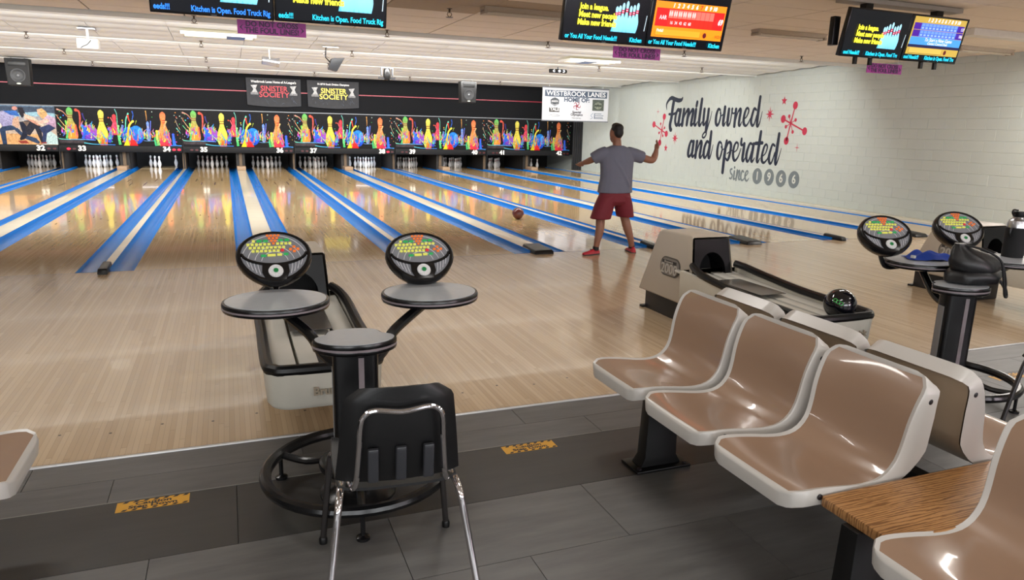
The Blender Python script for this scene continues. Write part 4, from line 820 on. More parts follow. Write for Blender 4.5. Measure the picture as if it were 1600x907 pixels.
# ================================================================ BALL RETURNS
M_beige = mat('return_beige', (172, 162, 148), .38, var=.03, scale=3); M_plinth = mat('plinth_black', (26, 26, 28), .5); M_rail = mat('rail_grey', (196, 194, 186), .22, var=.08, scale=5)
M_dark = mat('tunnel_black', (8, 8, 9), .8)
def ball_return(xc, label):
    t = thing('ball_return', label, 'ball return', (xc, 0, 0), 0, 'ball returns')
    MB().box(-.17, .17, -3.72, -2.99, 0, .20).build('plinth', M_plinth, t, bevel=.006); MB().box(-.2, .2, -3.0, -2.95, 0, .02).build('foot_plate', M_plinth, t)
    # hood shell: side profile (y,z) lofted across x with taper; open front
    prof_ = [(-2.94, .18), (-3.17, .75), (-3.22, .775), (-3.66, .785), (-3.69, .77), (-3.80, .18)]
    mb = MB(); rings = []
    for s_, w0, w1 in ((-1, .225, .185), (1, .225, .185)):
        rings.append([(s_*(w0+(w1-w0)*(z-.18)/.6), y, z) for y, z in prof_])
    n = len(prof_); vs_ = rings[0]+rings[1]
    mb.add(vs_, [tuple(range(n)), tuple(range(2*n-1, n-1, -1))]+[(i, i+1, n+i+1, n+i) for i in range(n-2)]+[(0, n, 2*n-1, n-1)])
    mb.build('hood', M_beige, t, bevel=.018, seg=3)
    def fr(x, z, d=0): return (x*(1-.18*(z-.18)/.6), -3.69-.11*(.77-z)/.59-.004+d, z)
    outer = [(.205, .2), (.205, .72), (.17, .755), (-.17, .755), (-.205, .72), (-.205, .2)]
    mb = MB(); N_ = 20; arch = [(.145, .2)]+[(.145*math.cos(a), .50+.145*math.sin(a)) for a in [PI*i/14 for i in range(15)]]+[(-.145, .2)]
    out = []
    for (x, z) in arch:
        if z <= .201: out.append((.205 if x > 0 else -.205, .2)); continue
        a = math.atan2(z-.5, x); k = min(.205/max(abs(math.cos(a)), 1e-3), .255/max(abs(math.sin(a)), 1e-3)); out.append((k*math.cos(a), .5+k*math.sin(a)))
    K = len(arch)
    mb.add([fr(*p_) for p_ in arch]+[fr(*p_) for p_ in out]+[fr(p_[0], p_[1], .22) for p_ in arch], [(i, i+1, K+i+1, K+i) for i in range(K-1)]+[(i+1, i, 2*K+i, 2*K+i+1) for i in range(K-1)])
    mb.build('mouth_panel', M_black, t, recalc=False, smooth=40)
    MB().add([fr(p_[0], p_[1], .21) for p_ in arch], [tuple(range(K))]).build('mouth_tunnel', M_dark, t, recalc=False, smooth=0)
    # rack tub
    def tub(w, y0, y1, r, z0, z1, zs=0):
        pts = [(w, y0), (-w, y0)]+[(-w+r-r*math.cos(a), y1+r-r*math.sin(a)) for a in [PI/2*i/7 for i in range(8)]]+[(w-r+r*math.sin(a), y1+r-r*math.cos(a)) for a in [PI/2*i/7 for i in range(8)]]
        return pts
    base = tub(.27, -3.7, -5.19, .11, 0, 0); top = tub(.295, -3.7, -5.22, .12, 0, 0); ins = tub(.265, -3.7, -5.19, .10, 0, 0)
    mb = MB(); mb.loft([[(x, y, .245) for x, y in base], [(x, y, .27) for x, y in tub(.285, -3.7, -5.21, .115, 0, 0)], [(x, y, .435+.06*max(0, min(1, (y+4.6)/.7))) for x, y in top], [(x, y, .44+.06*max(0, min(1, (y+4.6)/.7))) for x, y in ins], [(x, y, .37) for x, y in ins]])
    mb.build('rack_tub', mat('tub_cream', (196, 192, 180), .35, var=.03), t, smooth=40)
    path = [(.28, -3.74, .56), (.28, -3.95, .53)]+[(x*.95, y+.01, .492) for x, y in reversed(tub(.295, -4.1, -5.22, .12, 0, 0))][0:0]
    rim = [(-.215, -3.76, .545), (-.25, -3.86, .53), (-.278, -4.05, .50), (-.278, -4.5, .465), (-.278, -5.06, .452), (-.245, -5.165, .452), (-.17, -5.195, .452), (.17, -5.195, .452), (.245, -5.165, .452), (.278, -5.06, .452), (.278, -4.5, .465), (.278, -4.05, .50), (.25, -3.86, .53), (.215, -3.76, .545)]
    MB().tube(cat_rom(rim, 4), .030, 10).build('rim_bumper', M_black, t)
    for x, w in ((-.19, .06), (-.065, .05), (.065, .05), (.19, .06)):
        mb = MB(); mb.loft([[(x-w, y, z), (x+w, y, z), (x+w, y, z-.02), (x-w, y, z-.02)] for y, z in ((-3.55, .475), (-3.9, .455), (-4.5, .425), (-5.14, .415))]); mb.build('rail', M_rail, t, bevel=.006)
    MB().box(-.02, .02, -5.15, -3.6, .37, .405).build('centre_slot', M_blackm, t); MB().box(-.12, .12, -4.5, -3.95, .452, .456).build('wear_mat', mat('wear_mat', (90, 86, 82), .25, metal=.4, var=.4, scale=30), t)
    for x in (-.07, .07): MB().tube([(x, -4.35, .30), (x, -4.35, 0)], .02).build('foot', M_black, t)
    MB().lathe([(.03, .215), (.034, .225), (.03, .25)], 12).build('bumper', M_black, t, (.06, -5.08, 0))
    MB().box(-.10, .10, -4.39, -4.31, 0, .012).build('foot_bar', M_black, t)
    text('lettering', 'Brunswick', .058, mat('raised_beige', (150, 138, 120), .4), t, (.05, -5.226, .34), bold=.002, extrude=.003)
    # emblem on the left cheek of the hood
    e = MB().prism(rrect(-.155, .155, -.085, .085, .08, 6), -.006, 0, 'xy').build('emblem', mat('emblem_grey', (92, 88, 82), .35, metal=.3), t, (-.2085, -3.42, .47), (RX, 0, -RX))
    e.rotation_euler = (RX-math.radians(3.8), 0, -RX)
    MB().prism(rrect(-.14, .14, -.072, .072, .068, 6), 0, .008, 'xy').build('emblem_plate', mat('emblem_dark', (128, 122, 114), .4, metal=.2), e)
    MB().box(-.115, .10, .028, .056, .008, .012).build('emblem_bar', mat('emblem_bar', (48, 46, 44), .4), e)
    text('lettering', 'Brunswick', .032, mat('emblem_light', (178, 172, 162), .3, metal=.2), e, (-.01, .042, .013), (0, 0, 0)); text('lettering', '2000', .125, mat('emblem_light', (160, 156, 150)), e, (0, -.022, .010), (0, 0, 0), bold=.002, extrude=.002)
    return t
ball_return(1.43, 'beige ball return behind the near left score console'); ball_return(4.82, 'beige ball return with numbered hood emblem and a black ball on it'); ball_return(8.31, 'beige ball return partly hidden behind the right score console')
t = ball('bowling_ball', (4.90, -5.06, .400), mat('ball_black', (14, 14, 20), .07, coat=.5), 'black bowling ball with green engraving resting on the ball return')
mg = mat('engraving_green', (70, 190, 90), .4)
for i in range(3):
    a = math.radians(205+11*i); el = math.radians(24-5*i)
    d = Vector((math.cos(a)*math.cos(el), math.sin(a)*math.cos(el), math.sin(el)))
    q = d.to_track_quat('Z', 'Y'); o = MB().tube([(.012*math.cos(2*PI*j/10), .012*math.sin(2*PI*j/10), 0) for j in range(10)], .0022, 5, closed=True).build('engraved_ring', mg, t, Vector((0, 0, .108))+d*.1085); o.rotation_euler = q.to_euler()

# ================================================================ SCORE CONSOLES
M_lam = mat('laminate_grey', (178, 182, 187), .22, var=.05, scale=30); M_edge = mat('edge_stripe', (128, 118, 122), .35); M_gun = mat('console_black', (12, 12, 14), .25)
M_kp = mat('keypad_grey', (128, 130, 136), .35); M_line = mat('keypad_line', (226, 226, 230), .4)
def slab(t, name, poly, z, th=.045):
    n = len(poly); c = (sum(p[0] for p in poly)/n, sum(p[1] for p in poly)/n)
    def sc(k): return [(c[0]+(p[0]-c[0])*k, c[1]+(p[1]-c[1])*k) for p in poly]
    mb = MB(); mb.loft([[(x, y, z+h) for x, y in sc(k)] for k, h in ((.93, -th), (.985, -th*.9), (1.0, -th*.62), (.995, -th*.60), (.995, -th*.42), (1.0, -th*.40), (1.0, -.008), (.985, 0), (.93, .0005))])
    o = mb.build(name, M_gun, t, smooth=50)
    MB().loft([[(x, y, z-th*.61) for x, y in sc(.998)], [(x, y, z-th*.41) for x, y in sc(.998)]], cap=False).build('edge_stripe', M_edge, o, recalc=False, smooth=60)
    MB().prism(sc(.94), z, z+.0025, 'xy').build('laminate_top', M_lam, o, smooth=40)
    return o
def keypad(t, loc, rz):
    # local: face in x-y plane, z = outward normal; then tilted back and turned
    o = None
    W_, H_ = .183, .16
    def egg(k):
        pts = []
        for i in range(36):
            a = 2*PI*i/36; x = W_*k*math.cos(a); y = H_*k*math.sin(a)
            if y > 0: y *= .86
            else: x *= 1-.10*(math.sin(a)**2)*1.0; y *= 1.08
            pts.append((x, y))
        return pts
    mb = MB(); mb.loft([[(x, y, z) for x, y in egg(k)] for k, z in ((.70, -.085), (.90, -.07), (1.0, -.03), (1.0, .0), (.95, .012), (.88, .012), (.87, .004))])
    o = mb.build('keypad_body', M_gun, t, loc, (math.radians(48), 0, rz), smooth=50)
    MB().prism(egg(.88), 0, .006, 'xy').build('keypad_face', M_kp, o, smooth=0)
    mb = MB()
    for r in (.42, .62, .84, 1.04): mb.tube([(r*.155*math.cos(a), -.055+r*.155*math.sin(a)*1.02, .0075) for a in [.22+2.70*i/18 for i in range(19)]], .0016, 4)
    for s_ in (-1, 1):
        for i in range(4):
            x_ = .080+.017*i; yb_ = -.140*math.sqrt(max(0, 1-(x_/.152)**2)); mb.tube([(s_*(x_+.004), -.050+.008*i, .0075), (s_*x_, (-.050+.008*i+yb_)/2, .0075), (s_*(x_-.008), yb_, .0075)], .0016, 4)
    tag(mb.build('keypad_lines', M_line, o, smooth=0), kind='stuff')
    MB().tube([(W_*.86*math.cos(a), .012-.085*math.sin(a)*.9, .008) for a in [PI*.04+PI*.92*i/20 for i in range(21)]], .008, 6).build('divider_bar', M_gun, o)
    MB().prism([(-.062, -.062), (.062, -.062), (.066, -.11), (.045, -.158), (-.045, -.158), (-.066, -.11)], .004, .014, 'xy').build('dial_panel', M_gun, o, bevel=.003)
    MB().lathe([(.036, .014), (.034, .02), (.0, .02)], 24).build('dial', mat('dial_white', (214, 214, 214), .4, var=.35, scale=160), o, (0, -.106, 0)); MB().lathe([(.012, .02), (.012, .024), (.005, .024), (.005, .021), (0, .021)], 14).build('dial_button', mat('button_green', (30, 130, 70), .4), o, (0, -.106, 0))
    groups = {'y': [], 'g': [], 'o': [], 'r': []}
    for i in range(4): groups['o'].append((-.027+.018*i, .108, .007, .006))
    for i in range(3): groups['o'].append((-.018+.018*i, .092, .007, .006))
    for i in range(2): groups['o'].append((-.009+.018*i, .076, .007, .006))
    groups['o'] += [(0, .06, .007, .006), (.098, .036, .008, .007), (.08, .022, .008, .007), (.116, .022, .008, .007), (.098, .01, .008, .007)]
    groups['g'] += [(-.068, .076, .014, .007), (-.038, .076, .013, .007), (.036, .078, .013, .007), (.066, .079, .013, .007), (-.052, -.012, .014, .007), (.056, -.006, .013, .007)]
    groups['y'] += [(-.095, .076, .008, .0075)]
    for i in range(6): groups['y'].append((-.122+.02*i, .056, .008, .007))
    for i in range(4): groups['y'].append((.02+.02*i, .058, .008, .007))
    for i in range(9): groups['y'].append((-.112+.02*i, .036, .008, .007))
    for i in range(7): groups['y'].append((-.1+.02*i, .016, .008, .007))
    groups['y'] += [(-.014, -.010, .022, .007), (.025, -.008, .013, .007)]
    groups['r'].append((.04, .018, .009, .008))
    for k, nm, m, e in (('y', 'letter_keys', mat('key_yellow', (214, 214, 96), .4, emit=.28), 0), ('g', 'function_keys', mat('key_green', (44, 160, 84), .4, emit=.28), 0), ('o', 'pin_keys', mat('key_orange', (228, 116, 44), .4, emit=.28), 0), ('r', 'correction_key', mat('key_red', (220, 44, 60), .4, emit=.2), 0)):
        mb = MB()
        for x, y, a, b in groups[k]: mb.box(x-a*.9, x+a*.9, y-b*.9, y+b*.9, .005, .013)
        q = mb.build(nm, m, o, bevel=.0015, seg=1)
        if k != 'r': tag(q, kind='stuff')
    mb = MB()
    for x, y, a, b in groups['y']+groups['g']+groups['o']: mb.box(x-a*.45, x+a*.45, y-b*.4, y+b*.4, .0122, .0127)
    tag(mb.build('key_legends', mat('key_legend', (150, 140, 70), .5), o, smooth=0), kind='stuff')
    return o
def console(xc, yc, tabs, pads, label, rz=0, crz=0):
    t = thing('score_console', label, 'score console', (xc, yc, 0), 0, 'score consoles')
    zt = .825; R = .40
    def circ(r, z, n=40): return [(r*math.cos(2*PI*i/n), r*math.sin(2*PI*i/n), z) for i in range(n)]
    MB().tube(circ(R, .125), .026, 10, closed=True).build('foot_ring', M_gun, t); MB().tube(circ(.15, .15, 28), .022, 10, closed=True).build('hub_ring', M_gun, t)
    for i in range(3):
        a = 2*PI*i/3+2.5+rz; c, s_ = math.cos(a), math.sin(a)
        MB().tube(cat_rom([(c*.14, s_*.14, .145), (c*.26, s_*.26, .11), (c*R, s_*R, .122)], 4), .017, 8, flat=1).build('spoke', M_gun, t)
        MB().tube([(c*R, s_*R, .12), (c*R, s_*R, .014)], .010, 8).build('foot_post', M_gun, t); MB().lathe([(.028, 0), (.028, .012), (.012, .02)], 12).build('foot_pad', M_gun, t, (c*R, s_*R, 0))
    MB().lathe([(.17, 0), (.17, .012), (.12, .03), (.10, .05)], 28).build('base_plate', M_gun, t)
    mb = MB(); sec = rrect(-.098, .098, -.06, .06, .03, 4); mb.loft([[(x, y, z) for x, y in sec] for z in (.02, .70)]); p_ = mb.build('pole', M_gun, t, None, (0, 0, crz), smooth=40)
    MB().box(.012, .036, -.063, -.058, .05, .66).build('pole_stripe', M_edge, p_); MB().box(-.101, -.096, -.03, .03, .05, .6).build('pole_stripe', mat('stripe_grey', (132, 130, 130), .35), p_)
    pea = []
    for i in range(40):
        a = 2*PI*i/40; x = .185*math.cos(a); y = .14*math.sin(a)
        pin_ = math.exp(-((a-2.70)/.36)**2)+math.exp(-((a-.52)/.36)**2)
        r_ = 1-.22*pin_; pea.append((x*r_, y*r_+.01))
    o = slab(t, 'centre_table', pea, .735, .05); o.rotation_euler = (0, 0, crz)
    for (tx, ty), (px, py, pz, prz) in zip(tabs, pads):
        d = Vector((tx, ty)).normalized(); L_ = Vector((tx, ty)).length
        pts = [(d.x*.05, d.y*.05, .60), (d.x*.14, d.y*.14, .595), (d.x*.22, d.y*.22, .63), (d.x*.30, d.y*.30, .70), (d.x*L_, d.y*L_, zt-.04)]
        MB().tube(cat_rom(pts, 5), .025, 10).build('arm', M_gun, t)
        slab(t, 'side_table', [(tx+x, ty+y) for x, y in ell(0, 0, .245, .222, 40)], zt, .042)
        e = Vector((px-tx, py-ty)); e = e.normalized() if e.length > .01 else Vector((0, 1))
        MB().tube(cat_rom([(tx+e.x*.15, ty+e.y*.15, zt-.05), (tx+e.x*.245, ty+e.y*.245, zt-.045), (px+e.x*.03, py+e.y*.03, pz-.10), (px+e.x*.02, py+e.y*.02, pz-.03)], 5), .016, 8).build('keypad_neck', M_gun, t)
        keypad(t, (px, py, pz), prz)
    return t
console(1.50, -5.66, ((-.294, .426), (.446, .402)), ((-.278, .72, .99, 0), (.455, .64, .975, 0)), 'black score console with two keypads behind the empty chair', 0, -.12)
console(5.31, -5.60, ((.09, .37), (.80, .24)), ((-.16, .47, 1.01, -.3), (.66, .56, 1.01, -.3)), 'black score console holding a bag, towel and bottle', .5, -.35)
# things on the right console
zt = .8278
t = thing('water_bottle', 'steel water bottle in a black sleeve on the right console table', 'water bottle', (6.20, -5.30, zt))
MB().lathe([(.066, 0), (.068, .01), (.068, .205), (.064, .21)], 24).build('sleeve', mat('neoprene', (18, 18, 20), .85), t)
MB().lathe([(.063, .20), (.063, .23), (.056, .258), (.036, .275), (.033, .285)], 24).build('shoulder', M_steel, t)
MB().lathe([(.037, .285), (.039, .29), (.039, .318), (.034, .324), (0, .325)], 20).build('cap', M_black, t)
MB().tube(cat_rom([(-.03, -.0, .30), (-.06, -.0, .30), (-.074, 0, .32), (-.062, 0, .335), (-.02, 0, .33)]), .006, 8).build('cap_loop', M_black, t)
MB().tube(cat_rom([(-.064, -.01, .14), (-.08, -.01, .17), (-.075, -.01, .2), (-.062, -.01, .205)]), .008, 6).build('strap', M_black, t)
# crumpled towel
def crumple(n, rx, ry, h, seed, base_r=.7):
    r = random.Random(seed); mb = MB(); vs_ = []; fs = []
    ph = [r.uniform(0, 6) for _ in range(8)]
    for j in range(n+1):
        for i in range(n+1):
            u = i/n*2-1; v = j/n*2-1
            f = max(0, 1-(u*u+v*v)**.8*.75)
            z = h*f*(.62+.22*math.sin(5*u+ph[0]+2*v)+.2*math.sin(6.5*v+ph[1]-3*u)+.14*math.sin(11*u*v+ph[2]))
            sx = 1-.25*math.sin(3*v+ph[3])*.4; sy = 1-.25*math.sin(3*u+ph[4])*.4
            vs_.append((u*rx*sx, v*ry*sy, max(z, .004)))
    mb.add(vs_, [(j*(n+1)+i, j*(n+1)+i+1, (j+1)*(n+1)+i+1, (j+1)*(n+1)+i) for j in range(n) for i in range(n)])
    return mb
t = thing('towel', 'crumpled royal blue towel on the right console side table', 'towel', (5.48, -5.21, zt))
mb = crumple(26, .15, .10, .085, 5); n0 = len(mb.v)
mb.build('cloth', mat('towel_blue', (34, 66, 160), .9, bump=.3, scale=120, var=.15), t, None, (0, 0, -.3), recalc=False, smooth=180)
MB().box(-.150, -.135, -.02, .01, .012, .03).build('white_tag', M_white, t)
# drawstring bag slumped on the centre table
t = thing('drawstring_bag', 'black drawstring bag slumped on the middle of the right console', 'bag', (5.42, -5.56, .7375))
mb = MB(); r = random.Random(3); rings = []
for z, rx, ry, ox, oy in ((0, .12, .09, .03, 0), (.012, .19, .13, .04, 0), (.05, .205, .14, .05, 0), (.075, .19, .13, .05, .0), (.085, .17, .12, .05, 0), (.10, .185, .125, .05, 0), (.14, .19, .12, .04, 0), (.17, .165, .1, .02, .0), (.20, .12, .075, -.02, .01), (.225, .07, .05, -.06, .02), (.245, .04, .03, -.085, .02), (.255, .034, .028, -.09, .02)):
    rings.append([(ox+rx*math.cos(2*PI*i/28)*(1+.06*math.sin(3*2*PI*i/28+z*30)+.03*math.sin(7*2*PI*i/28)), oy+ry*math.sin(2*PI*i/28)*(1+.07*math.sin(4*2*PI*i/28+z*26)), z) for i in range(28)])
mb.loft(rings); mb.build('sack', mat('bag_nylon', (22, 22, 24), .42, bump=.35, scale=25), t, smooth=60)
for k in (0, 1): MB().tube(cat_rom([(-.08, -.01+.02*k, .245), (-.02, -.08, .23), (.06, -.15, .17), (.10+.02*k, -.165, .04), (.14, -.16, -.06+.01*k), (.21, -.13, -.075), (.24+.015*k, -.08, -.03), (.2, -.06, .03)], 6), .007, 6).build('cord', M_blackm, t)
# ================================================================ SEATING
M_shell = mat('seat_rim', (192, 188, 183), .3, var=.03, scale=4); M_seat = mat('seat_brown', (150, 122, 101), .27, var=.06, scale=3, coat=.4); M_seatb = mat('seat_back_tan', (170, 152, 130), .35, var=.04, scale=3); M_bolt = mat('bolt_dark', (26, 20, 24), .4)
SEAT_PROF = [(-.71, .412), (-.685, .430), (-.62, .434), (-.52, .425), (-.42, .412), (-.34, .410), (-.275, .428), (-.232, .475), (-.212, .54), (-.198, .62), (-.172, .70), (-.138, .765), (-.112, .795)]
def seat_meshes():
    P = cat_rom([(x, 0, z) for x, z in SEAT_PROF], 3); n = len(P)
    T = []; s = [0]
    for i in range(n):
        d = (P[min(i+1, n-1)]-P[max(i-1, 0)]).normalized(); T.append(Vector((-d.z, 0, d.x)))     # normal: up for the seat, forward for the back
        if i: s.append(s[-1]+(P[i]-P[i-1]).length)
    Lt = s[-1]; rim = .017; hw0 = .243; rc = .075
    rows = [(0., P[0], T[0])]
    def at(u):
        for i in range(n-1):
            if s[i+1] >= u: k = (u-s[i])/(s[i+1]-s[i]); return P[i].lerp(P[i+1], k), T[i].lerp(T[i+1], k).normalized()
        return P[-1], T[-1]
    us = sorted(set([0, .008, rim, .05, .075]+[.1+(Lt-.2)*i/24 for i in range(25)]+[Lt-.075, Lt-.05, Lt-rim, Lt-.008, Lt]))
    us = [u for u in us if 0 <= u <= Lt]
    def hw(u):
        d = min(u, Lt-u); w = hw0-.012*math.sin(PI*u/Lt)**2
        return w if d >= rc else w-(rc-math.sqrt(max(0, rc*rc-(rc-d)**2)))
    nv = 10; grid = []; flange = []; backg = []
    for u in us:
        p, t_ = at(u); h = hw(u); hi = max(h-rim, .01); bow = 1.0
        row = []
        vsx = [-h]+[-hi+2*hi*i/nv for i in range(nv+1)]+[h]
        f = u/Lt
        for v in vsx:
            k = 1-min(1, (v/h)**2) if h > .02 else 0
            dep = -(.020 if f < .45 else .026)*k*math.sin(PI*min(1, max(0, f)))**.5
            inner = abs(v) < hi+1e-4 and rim-.001 <= u <= Lt-rim+.001
            row.append(p+Vector((0, v, 0))+t_*(dep-(.0035 if inner else 0)))
        grid.append(row)
        fd = .060+.020*max(0, min(1, (f-.45)/.3)); kb = max(0, 1-u/.12); tf = t_.lerp(Vector((0, 0, 1)), kb).normalized() if kb > 0 else t_
        xb = -.092+(p.z-.45)*.055; kk = max(0, min(1, (.88-t_.z)/.6))
        low = p-tf*fd; bot = Vector((xb, 0, p.z-.004)) if u > .2 else low
        flange.append((0, 0, p, t_, fd, tf, low.lerp(bot, kk) if u > .2 else low))
    W = nv+3; R = len(grid)
    rimm = MB(); pan = MB()
    vs_ = [q for r_ in grid for q in r_]
    rf, pf_ = [], []
    for j in range(R-1):
        for i in range(W-1):
            f = (j*W+i, j*W+i+1, (j+1)*W+i+1, (j+1)*W+i)
            mid = (us[j]+us[j+1])/2
            (pf_ if 1 <= i <= W-3 and rim <= mid <= Lt-rim else rf).append(f)
    rimm.add(vs_, rf); pan.add(vs_, pf_)
    # flange skirt around the outline
    loop = [(j, 0) for j in range(R)]+[(R-1, i) for i in range(1, W)]+[(j, W-1) for j in range(R-2, -1, -1)]+[(0, i) for i in range(W-2, 0, -1)]
    K = len(loop); A = []; B = []; Cc = []
    for j, i in loop:
        q = grid[j][i]; p, t_, fd = flange[j][2], flange[j][3], flange[j][4]
        ctr = Vector((p.x, 0, p.z)); out = (q-ctr); out = out-t_*out.dot(t_)
        base = Vector((p.x, q.y, p.z))
        o_ = out.normalized() if out.length > 1e-5 else Vector((0, 0, 0))
        ex = Vector((-1, 0, 0)) if j == 0 else Vector((0, 0, 0))
        A.append(q); B.append(base-flange[j][5]*.008+o_*.006+ex*.006); fb = flange[j][6]; Cc.append(Vector((fb.x, q.y, fb.z))+(o_*.004 if j > 1 else Vector((0, 0, 0))))
    rimm.add(A+B+Cc, [(i, (i+1) % K, K+(i+1) % K, K+i) for i in range(K)]+[(K+i, K+(i+1) % K, 2*K+(i+1) % K, 2*K+i) for i in range(K)])
    # back panel
    bk = MB(); rowsb = []
    for j, u in enumerate(us):
        if u < Lt*.46: continue
        p, t_, fd = flange[j][2], flange[j][3], flange[j][4]; h = max(hw(u)-.004, .005)
        fb = flange[j][6]; rowsb.append([Vector((fb.x-.004, -h+2*h*i/6, fb.z)) for i in range(7)])
    bk.add([q for r_ in rowsb for q in r_], [(j*7+i, j*7+i+1, (j+1)*7+i+1, (j+1)*7+i) for j in range(len(rowsb)-1) for i in range(6)])
    under = MB(); rowsu = []
    for j, u in enumerate(us):
        if u > Lt*.52: continue
        p, t_, fd = flange[j][2], flange[j][3], flange[j][4]; h = max(hw(u)-.004, .005)
        fb = flange[j][6]; rowsu.append([Vector((fb.x, -h+2*h*i/6, fb.z+.008)) for i in range(7)])
    under.add([q for r_ in rowsu for q in r_], [(j*7+i, j*7+i+1, (j+1)*7+i+1, (j+1)*7+i) for j in range(len(rowsu)-1) for i in range(6)])
    mr = rimm.mesh('seat_shell', M_shell, smooth=50)
    bm = bmesh.new(); bm.from_mesh(mr); bmesh.ops.remove_doubles(bm, verts=bm.verts, dist=.0004); bmesh.ops.recalc_face_normals(bm, faces=bm.faces); bm.to_mesh(mr); bm.free()
    for p_ in mr.polygons: p_.use_smooth = True
    mr.set_sharp_from_angle(angle=math.radians(50))
    return mr, pan.mesh('seat_panel', M_seat, smooth=80), bk.mesh('back_panel', M_seatb, smooth=80), under.mesh('under_panel', M_seatb, smooth=80)
ME_rim, ME_pan, ME_back, ME_und = seat_meshes()
ME_bolt = MB().lathe([(.011, 0), (.011, .004), (.006, .006), (0, .006)], 12).mesh('bolt', M_bolt)
def bench_seat(parent, y, rz):
    s_ = ob('seat_shell', ME_rim, parent, (0, y, 0), (0, 0, rz))
    ob('seat_panel', ME_pan, s_)['label'] = 'glossy brown seat surface'
    ob('back_panel', ME_back, s_)['label'] = 'tan rear panel'
    ob('under_panel', ME_und, s_)
    for sg in (-1, 1):
        ob('bolt', ME_bolt, s_, (-.118, sg*.2425, .70), (-sg*RX, 0, 0)); ob('bolt', ME_bolt, s_, (-.60, sg*.248, .405), (-sg*RX, 0, 0))
def pedestal(parent, y, sides=(-1, 1)):
    for sg in sides:
        MB().box(sg*.54-.155, sg*.54+.155, y-.08, y+.08, 0, .014).build('foot_plate', M_black, parent, bevel=.004)
        c = sg*.54
        MB().loft([[(c-.115, y-.045, .014), (c+.115, y-.045, .014), (c+.115, y+.045, .014), (c-.115, y+.045, .014)], [(c-.09, y-.04, .06), (c+.09, y-.04, .06), (c+.09, y+.04, .06), (c-.09, y+.04, .06)], [(c-.08, y-.035, .375), (c+.08, y-.035, .375), (c+.08, y+.035, .375), (c-.08, y+.035, .375)]]).build('post', M_black, parent, bevel=.004)
        for q in (-.13, .13): MB().lathe([(.012, 0), (.012, .008), (0, .009)], 6).build('floor_bolt', M_bolt, parent, (c+q, y-.055, .014))
    a = -.62 if -1 in sides else -.05; b = .62 if 1 in sides else .05
    MB().box(a, b, y-.025, y+.025, .325, .37).build('cross_beam', M_black, parent)
t = thing('bench_seating', 'back to back bench of glossy brown seats with cream rims and oak table', 'bench', (3.50, 0, 0))
for y in (-5.655, -6.185, -6.715): bench_seat(t, y, 0); bench_seat(t, y, PI)
bench_seat(t, -7.50, 0); bench_seat(t, -7.50, PI)
for y in (-5.86, -7.12): pedestal(t, y)
MB().box(-.03, .03, -7.7, -5.45, .30, .36).build('beam', M_black, t)
tt = MB().loft([[(x, y, z) for x, y in rrect(-.60, .60, -7.275, -6.965, .015, 3)] for z in (.375, .412)]).build('side_table', oak_mat(), t, bevel=.006); tt['label'] = 'oak table board between the seats'
MB().box(-.55, .55, -7.22, -7.02, .355, .376).build('table_bracket', M_black, t)
t = thing('bench_seating', 'bench end of a cream-rimmed brown seat cut off at the left edge', 'bench', (-.44, 0, 0))
bench_seat(t, -5.78, PI); bench_seat(t, -5.78, 0); pedestal(t, -5.74, (-1,))
MB().box(-.055, .255, -5.82, -5.66, 0, .014).build('foot_plate', M_black, t, bevel=.004); MB().box(.02, .18, -5.775, -5.705, .014, .375).build('post', M_black, t, bevel=.004); MB().box(-.05, .62, -5.765, -5.715, .325, .37).build('cross_beam', M_black, t)
MB().box(-.03, .03, -6.02, -5.5, .30, .36).build('beam', M_black, t)

